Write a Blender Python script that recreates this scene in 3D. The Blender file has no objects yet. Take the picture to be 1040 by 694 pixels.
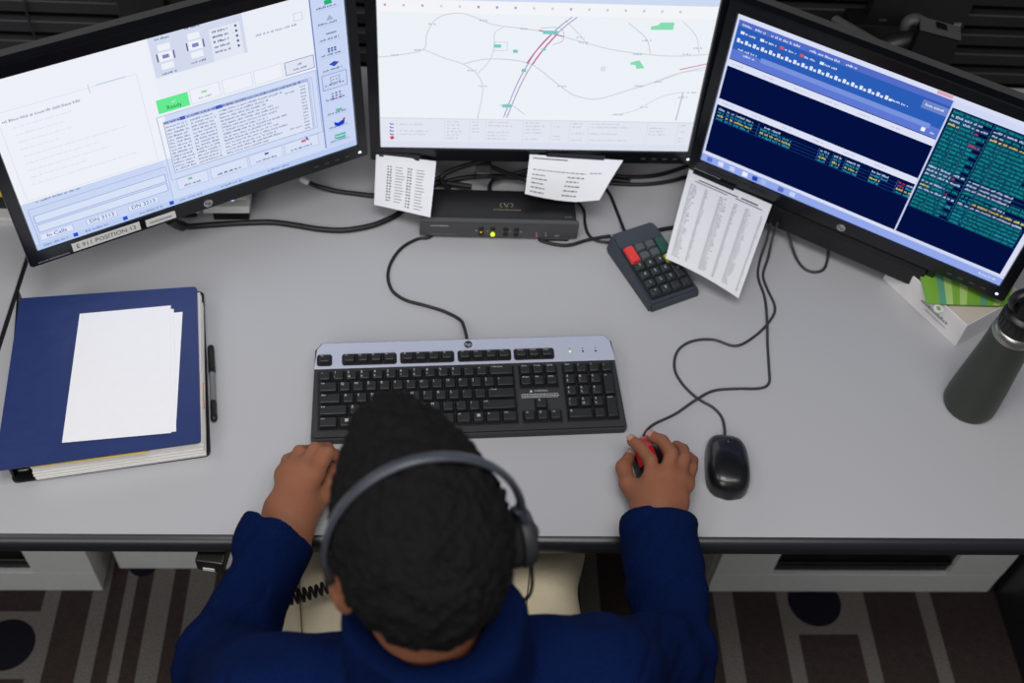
import bpy, bmesh, math, random
import numpy as np
from mathutils import Matrix, Vector, Euler
random.seed(7)
SC = bpy.context.scene
COL = SC.collection
PI = math.pi
R = math.radians
D = 0.74                                   # height of the worktop above the carpet

# ------------------------------------------------------------------ camera
FPX = 1157.04
pch, rol, yw = R(51.057), R(5.83), R(6.254)
CAM = Vector((0.0, -0.7606, 1.3685 + D))
fwd = Vector((math.sin(yw)*math.cos(pch), math.cos(yw)*math.cos(pch), -math.sin(pch)))
rt0 = Vector((math.cos(yw), -math.sin(yw), 0)); up0 = rt0.cross(fwd)
cr = rt0*math.cos(rol) + up0*math.sin(rol)
cu = -rt0*math.sin(rol) + up0*math.cos(rol)
cd = bpy.data.cameras.new('camera'); co = bpy.data.objects.new('camera', cd); COL.objects.link(co)
co.matrix_world = Matrix(((cr.x, cu.x, -fwd.x, CAM.x), (cr.y, cu.y, -fwd.y, CAM.y), (cr.z, cu.z, -fwd.z, CAM.z), (0, 0, 0, 1)))
cd.sensor_width = 36; cd.lens = FPX/1040*36; cd.clip_start = 0.05
cd.dof.use_dof = True; cd.dof.focus_distance = 1.6; cd.dof.aperture_fstop = 3.4
SC.camera = co

def ray(px, py):
    return cr*((px-520)/FPX) - cu*((py-347)/FPX) + fwd
def at(px, py, h=0.0):                      # point of the level h above the worktop seen there
    d = ray(px, py); return CAM + d*((h + D - CAM.z)/d.z)
def aty(px, py, Y):                         # point of the upright plane y = Y seen there
    d = ray(px, py); return CAM + d*((Y - CAM.y)/d.y)

# ------------------------------------------------------------------ materials
def lin(c):
    out = []
    for v in c[:3]:
        v = v/255.0
        out.append(v/12.92 if v <= 0.04045 else ((v+0.055)/1.055)**2.4)
    return (*out, 1.0)
def mat(name, col, rough=0.5, metal=0.0, var=0.06, scale=60.0, bump=0.0, bscale=400.0, spec=0.5, sheen=0.0, sss=0.0, coat=0.0, bdist=0.001):
    m = bpy.data.materials.new(name); m.use_nodes = True
    nt = m.node_tree; b = nt.nodes['Principled BSDF']
    c = lin(col)
    tc = nt.nodes.new('ShaderNodeTexCoord')
    nz = nt.nodes.new('ShaderNodeTexNoise'); nz.inputs['Scale'].default_value = scale; nz.inputs['Detail'].default_value = 3
    nt.links.new(tc.outputs['Object'], nz.inputs['Vector'])
    mx = nt.nodes.new('ShaderNodeMix'); mx.data_type = 'RGBA'
    mx.inputs['A'].default_value = tuple(v*(1-var) for v in c[:3]) + (1,)
    mx.inputs['B'].default_value = tuple(min(1, v*(1+var)) for v in c[:3]) + (1,)
    nt.links.new(nz.outputs['Fac'], mx.inputs['Factor'])
    nt.links.new(mx.outputs['Result'], b.inputs['Base Color'])
    b.inputs['Roughness'].default_value = rough; b.inputs['Metallic'].default_value = metal
    b.inputs['Specular IOR Level'].default_value = spec
    if sheen: b.inputs['Sheen Weight'].default_value = sheen; b.inputs['Sheen Roughness'].default_value = 0.5
    if coat: b.inputs['Coat Weight'].default_value = coat
    if sss:
        b.inputs['Subsurface Weight'].default_value = sss; b.inputs['Subsurface Radius'].default_value = (0.01, 0.004, 0.002); b.inputs['Subsurface Scale'].default_value = 0.5
    if bump:
        n2 = nt.nodes.new('ShaderNodeTexNoise'); n2.inputs['Scale'].default_value = bscale; n2.inputs['Detail'].default_value = 4
        nt.links.new(tc.outputs['Object'], n2.inputs['Vector'])
        bp = nt.nodes.new('ShaderNodeBump'); bp.inputs['Strength'].default_value = bump; bp.inputs['Distance'].default_value = bdist
        nt.links.new(n2.outputs['Fac'], bp.inputs['Height']); nt.links.new(bp.outputs['Normal'], b.inputs['Normal'])
    return m
def emit(name, col, s=1.0):
    m = bpy.data.materials.new(name); m.use_nodes = True
    nt = m.node_tree; nt.nodes.clear()
    o = nt.nodes.new('ShaderNodeOutputMaterial'); e = nt.nodes.new('ShaderNodeEmission')
    e.inputs['Color'].default_value = lin(col); e.inputs['Strength'].default_value = s
    nt.links.new(e.outputs[0], o.inputs[0]); return m
_em = {}
def scr(col, s=1.0):
    k = (tuple(col), s)
    if k not in _em: _em[k] = emit('screen_light', col, s*0.94)
    return _em[k]

M = dict(
    laminate=mat('grey_laminate', (176, 176, 180), 0.42, var=0.05, scale=900, bump=0.05, bscale=700, spec=0.4),
    edge=mat('black_edge', (30, 31, 36), 0.33, spec=0.5),
    panel=mat('light_grey_panel', (224, 225, 223), 0.5),
    dark=mat('dark_plastic', (20, 20, 22), 0.45),
    black=mat('black_plastic', (14, 14, 16), 0.4),
    gloss=mat('gloss_black', (10, 12, 17), 0.22, spec=0.5),
    casing=mat('casing_grey', (76, 76, 78), 0.55, bump=0.1, bscale=900),
    slat=mat('slat_black', (24, 24, 27), 0.5),
    rubber=mat('cable_rubber', (20, 20, 22), 0.5),
    cable=mat('cable_grey', (52, 52, 55), 0.5),
    silver=mat('silver_strip', (180, 186, 206), 0.45, metal=0.1, var=0.03),
    kbody=mat('keyboard_body', (42, 43, 46), 0.5, bump=0.1, bscale=1200),
    key=mat('key_plastic', (27, 28, 31), 0.45, bump=0.08, bscale=1500),
    well=mat('key_well', (11, 11, 13), 0.6),
    legend=mat('key_legend', (196, 198, 202), 0.6),
    slate=mat('slate_plastic', (57, 62, 72), 0.5, bump=0.1, bscale=1200),
    padkey=mat('pad_key', (44, 50, 54), 0.45),
    greykey=mat('pad_grey_key', (80, 86, 90), 0.45),
    redkey=mat('red_key', (226, 62, 60), 0.45),
    greenkey=mat('green_key', (36, 82, 70), 0.45),
    yellowkey=mat('yellow_key', (214, 200, 60), 0.45),
    paper=mat('white_paper', (232, 233, 238), 0.8, var=0.02),
    paper2=mat('bright_paper', (240, 240, 245), 0.8, var=0.02),
    ink=mat('grey_ink', (120, 120, 128), 0.8),
    inkd=mat('dark_ink', (56, 57, 64), 0.8),
    vinyl=mat('blue_vinyl', (37, 53, 106), 0.42, var=0.1, scale=25, bump=0.25, bscale=45, bdist=0.004),
    vblack=mat('black_vinyl', (20, 20, 24), 0.4),
    page=mat('page_edge', (236, 234, 230), 0.85, var=0.05, scale=300),
    yellowp=mat('yellow_page', (216, 190, 110), 0.8),
    orange=mat('orange_tab', (214, 100, 50), 0.6),
    clear=mat('smoky_barrel', (120, 122, 126), 0.2),
    chrome=mat('chrome', (200, 200, 200), 0.22, metal=1.0),
    steel=mat('brushed_steel', (165, 165, 160), 0.3, metal=0.9),
    olive=mat('olive_paint', (56, 61, 55), 0.42, metal=0.3, var=0.15, scale=18, bump=0.06, bscale=600),
    carton=mat('white_carton', (222, 219, 220), 0.7),
    cartin=mat('carton_inside', (196, 186, 170), 0.8),
    green=mat('green_print', (122, 172, 62), 0.45),
    green2=mat('pale_green_print', (170, 204, 120), 0.45),
    teal=mat('teal_print', (96, 160, 130), 0.45),
    greytext=mat('grey_print', (130, 134, 140), 0.6),
    phone=mat('white_plastic', (206, 206, 204), 0.45),
    sticky=mat('yellow_pad', (222, 204, 60), 0.7),
    skin=mat('brown_skin', (140, 89, 64), 0.6, var=0.12, spec=0.35, scale=45, bump=0.12, bscale=260, sss=0.12),
    nail=mat('nail', (176, 132, 116), 0.3),
    fleece=mat('navy_fleece', (8, 24, 64), 0.95, var=0.35, scale=260, bump=0.8, bscale=420, spec=0.05, sheen=0.0, bdist=0.003),
    khaki=mat('khaki_cotton', (212, 200, 172), 0.85, var=0.06, scale=120, bump=0.15, bscale=500, spec=0.2),
    stitch=mat('khaki_stitch', (120, 108, 80), 0.9),
    hair=mat('black_hair', (22, 21, 22), 0.85, var=0.6, scale=330, bump=1.0, bscale=420, spec=0.12, sheen=0.0, bdist=0.004),
    eye=mat('eye_white', (225, 222, 215), 0.2),
    band=mat('headset_grey', (60, 64, 72), 0.35),
    cup=mat('headset_dark', (42, 43, 46), 0.5),
    foam=mat('foam_black', (18, 18, 19), 0.95, bump=0.3),
    mred=mat('mouse_red', (190, 24, 36), 0.28, spec=0.5),
    mouse=mat('mouse_black', (17, 18, 20), 0.3, spec=0.5, coat=0.2),
    tape=mat('clear_tape', (26, 29, 37), 0.45, spec=0.3),
    label=mat('label_white', (226, 226, 222), 0.6),
    gold=mat('gold_print', (176, 168, 120), 0.5),
    seat=mat('chair_fabric', (24, 24, 27), 0.9, bump=0.3),
    shoe=mat('shoe_leather', (24, 22, 22), 0.5),
    wall=mat('dark_wall', (40, 40, 43), 0.8),
)
M['ledy'] = emit('led_yellow', (215, 240, 60), 1.5)
M['ledo'] = emit('led_amber', (240, 190, 40), 1.0)
M['ledw'] = emit('led_white', (190, 225, 255), 3.0)
M['ledp'] = emit('led_pink', (225, 130, 140), 0.5)
M['glow'] = emit('phone_display', (205, 222, 255), 1.1)

# ------------------------------------------------------------------ mesh building
class MB:
    def __init__(s): s.V = []; s.F = []; s.M = []; s.round = False
    def add(s, vs, fs, mi=0, T=None):
        o = len(s.V)
        s.V += [tuple((T @ Vector(v)) if T else v) for v in vs]
        s.F += [tuple(i+o for i in f) for f in fs]; s.M += [mi]*len(fs)
        return s
    def bm(s, b, mi=0, T=None):
        b.verts.index_update()
        s.add([v.co.copy() for v in b.verts], [[v.index for v in f.verts] for f in b.faces], mi, T); b.free(); return s
    def box(s, lo, hi, mi=0, bev=0.0, seg=2, T=None):
        b = bmesh.new(); bmesh.ops.create_cube(b, size=1)
        for v in b.verts:
            v.co = Vector([(lo[i]+hi[i])/2 + v.co[i]*(hi[i]-lo[i]) for i in range(3)])
        if bev: bmesh.ops.bevel(b, geom=b.edges[:], offset=bev, segments=seg, affect='EDGES', profile=0.5)
        return s.bm(b, mi, T)
    def prism(s, pts, z0, z1, mi=0, bev=0.0, seg=2, T=None, top=None):
        # outline in xy; z0/z1 numbers; top = optional outline for the upper ring
        b = bmesh.new(); n = len(pts); top = top or pts
        lo = [b.verts.new((p[0], p[1], z0)) for p in pts]; hi = [b.verts.new((p[0], p[1], z1)) for p in top]
        b.faces.new(lo[::-1]); ft = b.faces.new(hi)
        for i in range(n): b.faces.new((lo[i], lo[(i+1) % n], hi[(i+1) % n], hi[i]))
        if bev: bmesh.ops.bevel(b, geom=list(ft.edges), offset=bev, segments=seg, affect='EDGES', profile=0.5)
        return s.bm(b, mi, T)
    def tube(s, pts, r, mi=0, n=10, smooth=4, flat=1.0, T=None, closed=False, up=None):
        P = [Vector(p) for p in pts]; s.round = True
        if smooth and len(P) > 2: P = spline(P, smooth)
        rr = r if isinstance(r, (list, tuple)) else None
        vs = []; fs = []; prev = None
        for i, p in enumerate(P):
            t = (P[min(i+1, len(P)-1)] - P[max(i-1, 0)]).normalized()
            if prev is None:
                a = Vector(up) if up else (Vector((0, 0, 1)) if abs(t.z) < 0.9 else Vector((1, 0, 0)))
                nrm = (a - t*a.dot(t)).normalized()
            else: nrm = (prev - t*prev.dot(t)).normalized()
            prev = nrm; bi = t.cross(nrm)
            q = rr[0] + (rr[1]-rr[0])*i/(len(P)-1) if rr else r
            for k in range(n):
                an = 2*PI*k/n; vs.append(p + nrm*math.cos(an)*q + bi*math.sin(an)*q*flat)
        for i in range(len(P)-1):
            for k in range(n):
                fs.append((i*n+k, i*n+(k+1) % n, (i+1)*n+(k+1) % n, (i+1)*n+k))
        fs.append(tuple(range(n))[::-1]); fs.append(tuple((len(P)-1)*n+k for k in range(n)))
        return s.add(vs, fs, mi, T)
    def lathe(s, prof, mi=0, n=40, T=None, mis=None):
        vs = []; fs = []; s.round = True
        for r, z in prof:
            for k in range(n): vs.append((r*math.cos(2*PI*k/n), r*math.sin(2*PI*k/n), z))
        for i in range(len(prof)-1):
            for k in range(n): fs.append((i*n+k, i*n+(k+1) % n, (i+1)*n+(k+1) % n, (i+1)*n+k))
        fs.append(tuple(range(n))[::-1]); fs.append(tuple((len(prof)-1)*n+k for k in range(n)))
        return s.add(vs, fs, mi, T)
    def text(s, txt, size, mi=0, T=None, align='CENTER', thick=0.0):
        v, f = text_mesh(txt, size, align)
        return s.add(v, f, mi, T)

def spline(P, k):
    out = []
    for i in range(len(P)-1):
        p0 = P[max(i-1, 0)]; p1 = P[i]; p2 = P[i+1]; p3 = P[min(i+2, len(P)-1)]
        for j in range(k):
            t = j/k
            out.append(0.5*((2*p1) + (p2-p0)*t + (2*p0-5*p1+4*p2-p3)*t*t + (3*p1-p0-3*p2+p3)*t**3))
    out.append(P[-1]); return out
_tx = {}
def text_mesh(txt, size, align='CENTER'):
    k = (txt, align)
    if k not in _tx:
        c = bpy.data.curves.new('text', 'FONT'); c.body = txt; c.size = 1.0; c.align_x = align; c.align_y = 'CENTER'; c.resolution_u = 2
        o = bpy.data.objects.new('text', c); COL.objects.link(o)
        dg = bpy.context.evaluated_depsgraph_get()
        me = bpy.data.meshes.new_from_object(o.evaluated_get(dg))
        _tx[k] = ([v.co.copy() for v in me.vertices], [tuple(p.vertices) for p in me.polygons])
        bpy.data.objects.remove(o); bpy.data.curves.remove(c); bpy.data.meshes.remove(me)
    v, f = _tx[k]
    return [x*size for x in v], f
def rrect(w, h, r, n=5, cx=0, cy=0):
    out = []
    for sx, sy, a0 in ((1, -1, -90), (1, 1, 0), (-1, 1, 90), (-1, -1, 180)):
        for i in range(n):
            a = R(a0 + 90*i/(n-1)); out.append((cx + sx*(w/2-r) + r*math.cos(a), cy + sy*(h/2-r) + r*math.sin(a)))
    return out

ROOT = {}
def mesh_from(name, V, F, MI, mats, sharp=35):
    me = bpy.data.meshes.new(name); me.from_pydata([tuple(v) for v in V], [], F)
    for m in mats: me.materials.append(m)
    me.polygons.foreach_set('material_index', MI)
    me.polygons.foreach_set('use_smooth', [True]*len(F))
    me.update()
    if sharp: me.set_sharp_from_angle(angle=R(sharp))
    return me
def obj(name, mb, mats, parent=None, world=False, sharp=None, loc=None):
    """one mesh object; world=True when the vertices are given in world space"""
    if not isinstance(mats, (list, tuple)): mats = [mats]
    V = mb.V
    if sharp is None: sharp = 55 if mb.round else 20
    if world and parent is not None:
        inv = ROOT[parent.name].inverted(); V = [inv @ Vector(v) for v in V]
    if parent is None and loc is not None:
        V = [Vector(v)-Vector(loc) for v in V]
    me = mesh_from(name, V, mb.F, mb.M, mats, sharp)
    o = bpy.data.objects.new(name, me); COL.objects.link(o)
    if parent is not None: o.parent = parent; ROOT[o.name] = ROOT[parent.name]
    elif loc is not None: o.location = loc; ROOT[o.name] = Matrix.Translation(loc)
    else: ROOT[o.name] = Matrix()
    return o
def tag(o, label, cat, group=None):
    o['label'] = label; o['category'] = cat
    if group: o['group'] = group
    return o
def thing(name, label, cat, loc=(0, 0, 0), rot=None, group=None):
    o = bpy.data.objects.new(name, None); COL.objects.link(o); o.empty_display_size = 0.05
    m = rot.to_4x4() if rot is not None else Matrix()
    m = Matrix.Translation(loc) @ m
    o.matrix_world = m; ROOT[o.name] = m
    return tag(o, label, cat, group)
def structure(name, mb, mats, **k):
    o = obj(name, mb, mats, **k); o['kind'] = 'structure'; return o
def rotz(a): return Matrix.Rotation(a, 3, 'Z')
def basis(x, y, z): return Matrix(((x[0], y[0], z[0]), (x[1], y[1], z[1]), (x[2], y[2], z[2])))

# ------------------------------------------------------------------ smooth solid modelling (for the figure)
class Field:
    def __init__(s, lo, hi, h):
        s.lo = np.array(lo, np.float32); s.h = h
        s.n = np.ceil((np.array(hi)-np.array(lo))/h).astype(int)+1
        s.G = np.full(s.n, 0.1, np.float32)
    def sl(s, lo, hi, pad):
        a = np.maximum(0, np.floor((np.array(lo)-pad-s.lo)/s.h).astype(int)); b = np.minimum(s.n, np.ceil((np.array(hi)+pad-s.lo)/s.h).astype(int)+1)
        b = np.maximum(a, b)
        g = [(s.lo[i] + s.h*np.arange(a[i], b[i])).astype(np.float32) for i in range(3)]
        return tuple(slice(a[i], b[i]) for i in range(3)), g[0][:, None, None], g[1][None, :, None], g[2][None, None, :]
    def put(s, fn, lo, hi, k=0.01, sub=False):
        sl, X, Y, Z = s.sl(lo, hi, 0.025+k)
        if 0 in s.G[sl].shape: return
        d = fn(X, Y, Z).astype(np.float32) + np.zeros(s.G[sl].shape, np.float32); a = s.G[sl]
        if sub:
            a, d = -a, d
            t = np.clip(0.5+0.5*(d-a)/k, 0, 1); r = -(d*(1-t) + a*t - k*t*(1-t)) if k else np.maximum(-a, -d)
        else:
            t = np.clip(0.5+0.5*(d-a)/k, 0, 1); r = d*(1-t) + a*t - k*t*(1-t)
        s.G[sl] = r
    def cap(s, a, b, ra, rb=None, k=0.01, cut=False, sub=False, flat=None):
        rb = ra if rb is None else rb; a = np.array(a, np.float32); b = np.array(b, np.float32); m = max(ra, rb)
        ab = b-a; L2 = float(ab@ab); u = ab/math.sqrt(L2)
        def fn(X, Y, Z):
            x, y, z = X-a[0], Y-a[1], Z-a[2]
            t = (x*ab[0]+y*ab[1]+z*ab[2])/L2; tc = np.clip(t, 0, 1)
            d = np.sqrt((x-tc*ab[0])**2+(y-tc*ab[1])**2+(z-tc*ab[2])**2) - (ra+(rb-ra)*tc)
            if cut: d = np.maximum(d, (t-1)*math.sqrt(L2))
            return d
        s.put(fn, np.minimum(a, b)-m, np.maximum(a, b)+m, k, sub)
    def ell(s, c, r, k=0.01, A=None, sub=False):
        c = np.array(c, np.float32); r = np.array(r, np.float32); m = float(r.max())
        def fn(X, Y, Z):
            x, y, z = X-c[0], Y-c[1], Z-c[2]
            if A is not None:
                x, y, z = [A[0][i]*x + A[1][i]*y + A[2][i]*z for i in range(3)]
            k0 = np.sqrt((x/r[0])**2+(y/r[1])**2+(z/r[2])**2); k1 = np.sqrt((x/r[0]**2)**2+(y/r[1]**2)**2+(z/r[2]**2)**2)
            return np.where(k0 < 1e-3, -r.min(), k0*(k0-1)/np.maximum(k1, 1e-6))
        s.put(fn, c-m, c+m, k, sub)
    def mesh(s):
        G = s.G; S = G < 0; n = s.n
        cnt = np.zeros(n-1, np.uint8)
        C8 = [(i, j, k) for i in (0, 1) for j in (0, 1) for k in (0, 1)]
        for i, j, k in C8: cnt += S[i:n[0]-1+i, j:n[1]-1+j, k:n[2]-1+k]
        act = np.argwhere((cnt > 0) & (cnt < 8)); N = len(act)
        vid = np.full(n-1, -1, np.int32); vid[act[:, 0], act[:, 1], act[:, 2]] = np.arange(N)
        val = np.stack([G[act[:, 0]+i, act[:, 1]+j, act[:, 2]+k] for i, j, k in C8], 1)
        acc = np.zeros((N, 3)); w = np.zeros(N)
        for a in range(8):
            for b in range(a+1, 8):
                pa, pb = np.array(C8[a]), np.array(C8[b])
                if abs(pa-pb).sum() != 1: continue
                va, vb = val[:, a], val[:, b]; m = (va < 0) != (vb < 0)
                t = np.where(m, va/np.where(m, va-vb, 1), 0)
                acc += np.where(m[:, None], pa + t[:, None]*(pb-pa), 0); w += m
        V = (act + acc/w[:, None])*s.h + s.lo
        F = []
        for ax in range(3):
            o1, o2 = [(1, 2), (2, 0), (0, 1)][ax]
            A = [slice(None)]*3; B = [slice(None)]*3; A[ax] = slice(0, -1); B[ax] = slice(1, None)
            sa, sb = S[tuple(A)], S[tuple(B)]
            e = np.argwhere(sa != sb)
            e = e[(e[:, o1] > 0) & (e[:, o2] > 0) & (e[:, o1] < n[o1]-1) & (e[:, o2] < n[o2]-1)]
            fl = sa[e[:, 0], e[:, 1], e[:, 2]]
            def cell(d1, d2):
                q = e.copy(); q[:, o1] += d1; q[:, o2] += d2; return vid[q[:, 0], q[:, 1], q[:, 2]]
            Q = np.stack([cell(-1, -1), cell(0, -1), cell(0, 0), cell(-1, 0)], 1)
            Q[~fl] = Q[~fl][:, ::-1]
            F.append(Q)
        return V, np.concatenate(F)
def np_obj(name, V, F, material, parent, smooth_it=0):
    inv = np.array(ROOT[parent.name].inverted())
    V = V @ inv[:3, :3].T + inv[:3, 3]
    if smooth_it:
        E = np.concatenate([F[:, [0, 1]], F[:, [1, 2]], F[:, [2, 3]], F[:, [3, 0]]])
        for _ in range(smooth_it):
            acc = np.zeros_like(V); c = np.zeros(len(V))
            for a, b in ((0, 1), (1, 0)):
                for q in range(3): acc[:, q] += np.bincount(E[:, a], V[E[:, b], q], len(V))
                c += np.bincount(E[:, a], minlength=len(V))
            V = V*0.5 + 0.5*acc/np.maximum(c, 1)[:, None]
    me = bpy.data.meshes.new(name)
    me.vertices.add(len(V)); me.vertices.foreach_set('co', V.astype(np.float32).ravel())
    me.loops.add(len(F)*4); me.loops.foreach_set('vertex_index', F.astype(np.int32).ravel())
    me.polygons.add(len(F)); me.polygons.foreach_set('loop_start', np.arange(len(F), dtype=np.int32)*4)
    me.polygons.foreach_set('use_smooth', np.ones(len(F), bool))
    me.materials.append(material); me.update(calc_edges=True); me.validate()
    o = bpy.data.objects.new(name, me); COL.objects.link(o); o.parent = parent; ROOT[o.name] = ROOT[parent.name]
    return o

# ================================================================== THE SETTING
def carpet_mat():
    m = bpy.data.materials.new('striped_carpet'); m.use_nodes = True; nt = m.node_tree; b = nt.nodes['Principled BSDF']
    N = nt.nodes.new; L = nt.links.new
    tc = N('ShaderNodeTexCoord'); sp = N('ShaderNodeSeparateXYZ'); L(tc.outputs['Object'], sp.inputs[0])
    def math_(op, a, bv=None, clamp=False):
        q = N('ShaderNodeMath'); q.operation = op; q.use_clamp = clamp
        for i, v in enumerate((a, bv)):
            if v is None: continue
            if isinstance(v, (int, float)): q.inputs[i].default_value = v
            else: L(v, q.inputs[i])
        return q.outputs[0]
    X, Y = sp.outputs[0], sp.outputs[1]
    mr = math_('DIVIDE', math_('ADD', X, 1.2), 2.6)
    rp = N('ShaderNodeValToRGB'); rp.color_ramp.interpolation = 'CONSTANT'; L(mr, rp.inputs[0])
    dk, lt = (0, 0, 0, 1), (1, 1, 1, 1)
    xs = [(px, py, c) for px, py, c in [(39, 628.7, lt), (55, 628.7, dk), (85, 628.7, lt), (100, 628.7, dk), (117.6, 628.7, lt), (131, 628.7, dk), (143, 628.7, lt), (168, 628.7, dk), (182, 628.7, lt), (212, 628.7, dk),
          (236, 628.7, lt), (262, 628.7, dk), (590, 632, lt), (608, 632, dk), (650, 632, lt), (666, 632, dk), (728, 632, lt), (747, 632, dk), (793, 632, lt), (807, 632, dk), (868, 632, lt), (883, 632, dk), (936, 632, lt), (950, 632, dk)]]
    el = rp.color_ramp.elements; el[0].position = 0; el[0].color = dk; el[1].position = 0.98; el[1].color = dk
    for px, py, c in xs:
        e = el.new((at(px, py, -D).x + 1.2)/2.6); e.color = c
    fac = rp.outputs['Color']
    def mask_rect(x0, x1, y0, y1):
        a = math_('MULTIPLY', math_('GREATER_THAN', X, x0), math_('LESS_THAN', X, x1)); c = math_('MULTIPLY', math_('GREATER_THAN', Y, y0), math_('LESS_THAN', Y, y1))
        return math_('MULTIPLY', a, c)
    def mask_circ(cx, cy, r):
        q = math_('ADD', math_('POWER', math_('SUBTRACT', X, cx), 2.0), math_('POWER', math_('SUBTRACT', Y, cy), 2.0)); return math_('LESS_THAN', q, r*r)
    c1 = at(827, 611, -D); c2 = at(7, 655, -D); c3 = at(146, 572, -D)
    l1 = mask_rect(at(803, 632, -D).x, at(872, 632, -D).x, c1.y-0.072, c1.y+0.075)
    l2 = mask_rect(c2.x-0.09, at(40, 628, -D).x, c2.y-0.068, c2.y+0.068)
    light = math_('MAXIMUM', math_('MAXIMUM', fac, l1), l2)
    circ = math_('MAXIMUM', math_('MAXIMUM', mask_circ(c1.x, c1.y, 0.055), mask_circ(c2.x, c2.y, 0.052)), mask_circ(c3.x, c3.y, 0.03))
    nz = N('ShaderNodeTexNoise'); nz.inputs['Scale'].default_value = 260; nz.inputs['Detail'].default_value = 4; L(tc.outputs['Object'], nz.inputs['Vector'])
    n2 = N('ShaderNodeTexNoise'); n2.inputs['Scale'].default_value = 60; L(tc.outputs['Object'], n2.inputs['Vector'])
    def mix(f, a, c):
        q = N('ShaderNodeMix'); q.data_type = 'RGBA'
        if isinstance(f, (int, float)): q.inputs['Factor'].default_value = f
        else: L(f, q.inputs['Factor'])
        for nm, v in (('A', a), ('B', c)):
            if isinstance(v, tuple): q.inputs[nm].default_value = v
            else: L(v, q.inputs[nm])
        return q.outputs['Result']
    dark = mix(n2.outputs['Fac'], lin((52, 44, 43)), lin((68, 57, 55)))
    c = mix(light, dark, lin((110, 104, 100)))
    c = mix(circ, c, lin((26, 26, 36)))
    var = math_('ADD', math_('MULTIPLY', nz.outputs['Fac'], 1.3), 0.35)
    q = N('ShaderNodeVectorMath'); q.operation = 'SCALE'; L(c, q.inputs[0]); L(var, q.inputs['Scale'])
    L(q.outputs[0], b.inputs['Base Color']); b.inputs['Roughness'].default_value = 0.95; b.inputs['Specular IOR Level'].default_value = 0.1
    bp = N('ShaderNodeBump'); bp.inputs['Strength'].default_value = 0.6; bp.inputs['Distance'].default_value = 0.003
    L(nz.outputs['Fac'], bp.inputs['Height']); L(bp.outputs['Normal'], b.inputs['Normal'])
    return m
structure('floor', MB().box((-2.2, -1.6, -0.05), (2.4, 1.3, 0)), carpet_mat())
structure('wall_back', MB().box((-2.2, 1.06, 0), (2.4, 1.16, 2.8)), M['wall'])

# slat wall panel rising from the back of the worktop
t = thing('slat_panel', 'black horizontal slat panel rising behind the three monitors', 'slat wall', (0.2, 1.0, D))
f = MB().box((-1.55, 0.025, -D), (1.65, 0.055, 0.62)); obj('backing', f, M['dark'], t)
m = MB()
for i in range(14):
    z = 0.004 + i*0.0435
    m.add([(-1.55, 0.024, z), (1.65, 0.024, z), (1.65, 0.0, z+0.006), (-1.55, 0.0, z+0.006), (-1.55, 0.0, z+0.030), (1.65, 0.0, z+0.030), (1.65, 0.010, z+0.0345), (-1.55, 0.010, z+0.0345), (1.65, 0.024, z+0.0345), (-1.55, 0.024, z+0.0345)],
          [(0, 1, 2, 3), (3, 2, 5, 4), (4, 5, 6, 7), (7, 6, 8, 9), (0, 3, 4, 7, 9), (1, 8, 6, 5, 2)])
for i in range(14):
    z = 0.004 + i*0.0435; m.box((-1.55, -0.0006, z+0.0275), (1.65, 0.0025, z+0.0302), 1)  # pale strip on each slat edge: light caught from above, put in as colour
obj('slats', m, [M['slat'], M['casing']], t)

# ------------------------------------------------------------------ desk
def worktop(name, x0, x1, label):
    t = thing(name, label, 'desk', ((x0+x1)/2, 0.5, 0))
    obj('top', MB().box((x0, 0.0, D-0.03), (x1, 1.0, D), bev=0.0008, seg=1), M['laminate'], t, world=True)
    prof = [(0.0, 0.0), (-0.006, -0.0008), (-0.0115, -0.005), (-0.014, -0.011), (-0.014, -0.021), (-0.0115, -0.027), (-0.006, -0.031), (0.0, -0.032)]
    V = [(x, y-0.0002, D+z) for x in (x0, x1) for y, z in prof]; n = len(prof)
    F = [(i, i+1, n+i+1, n+i) for i in range(n-1)] + [tuple(range(n))[::-1], tuple(range(n, 2*n))]
    obj('edge_band', MB().add(V, F), M['edge'], t, world=True, sharp=50)
    return t
tw = worktop('worktop', -0.6405, 1.20, 'large light grey desk worktop with a black rounded front edge carrying the keyboard')
worktop('worktop', -1.45, -0.6475, 'grey worktop wing left of the black seam at the far left')
obj('seam_strip', MB().box((-0.6475, 0.0, D-0.03), (-0.6405, 1.0, D-0.0012)), M['edge'], tw, world=True)
def cabinet(x0, x1, label, zt):
    t = thing('under_desk_cabinet', label, 'cabinet', ((x0+x1)/2, 0.285, 0), None, 'grey cabinets under the worktop')
    y0, y1 = 0.285, 0.95
    b = MB().box((x0, y0+0.02, 0.0), (x1, y1, zt), bev=0.002, seg=1); obj('body', b, M['panel'], t, world=True)
    # front frame with an opening
    bw, bh = 0.115, 0.075
    m = MB()
    m.box((x0, y0, 0.0), (x1, y0+0.0195, bh), bev=0.0015, seg=1); m.box((x0, y0, zt-0.07), (x1, y0+0.0195, zt), bev=0.0015, seg=1)
    m.box((x0, y0, bh), (x0+bw, y0+0.0195, zt-0.07)); m.box((x1-bw, y0, bh), (x1, y0+0.0195, zt-0.07))
    obj('front_frame', m, M['panel'], t, world=True)
    g = MB().box((x0+bw, y0+0.010, bh), (x1-bw, y0+0.0195, zt-0.07))
    for i in range(int((zt-0.16-bh)/0.05)):
        z = bh+0.03+i*0.05; g.box((x0+bw+0.002, y0+0.004, z), (x1-bw-0.002, y0+0.010, z+0.012), bev=0.002, seg=1)
    obj('vent_panel', g, M['dark'], t, world=True)
    return t
cabinet(-1.25, -0.643, 'light grey under-desk cabinet with dark vent at left', 0.7085)
cabinet(0.566, 1.159, 'light grey under-desk cabinet with dark vent at right', 0.7085)
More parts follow.
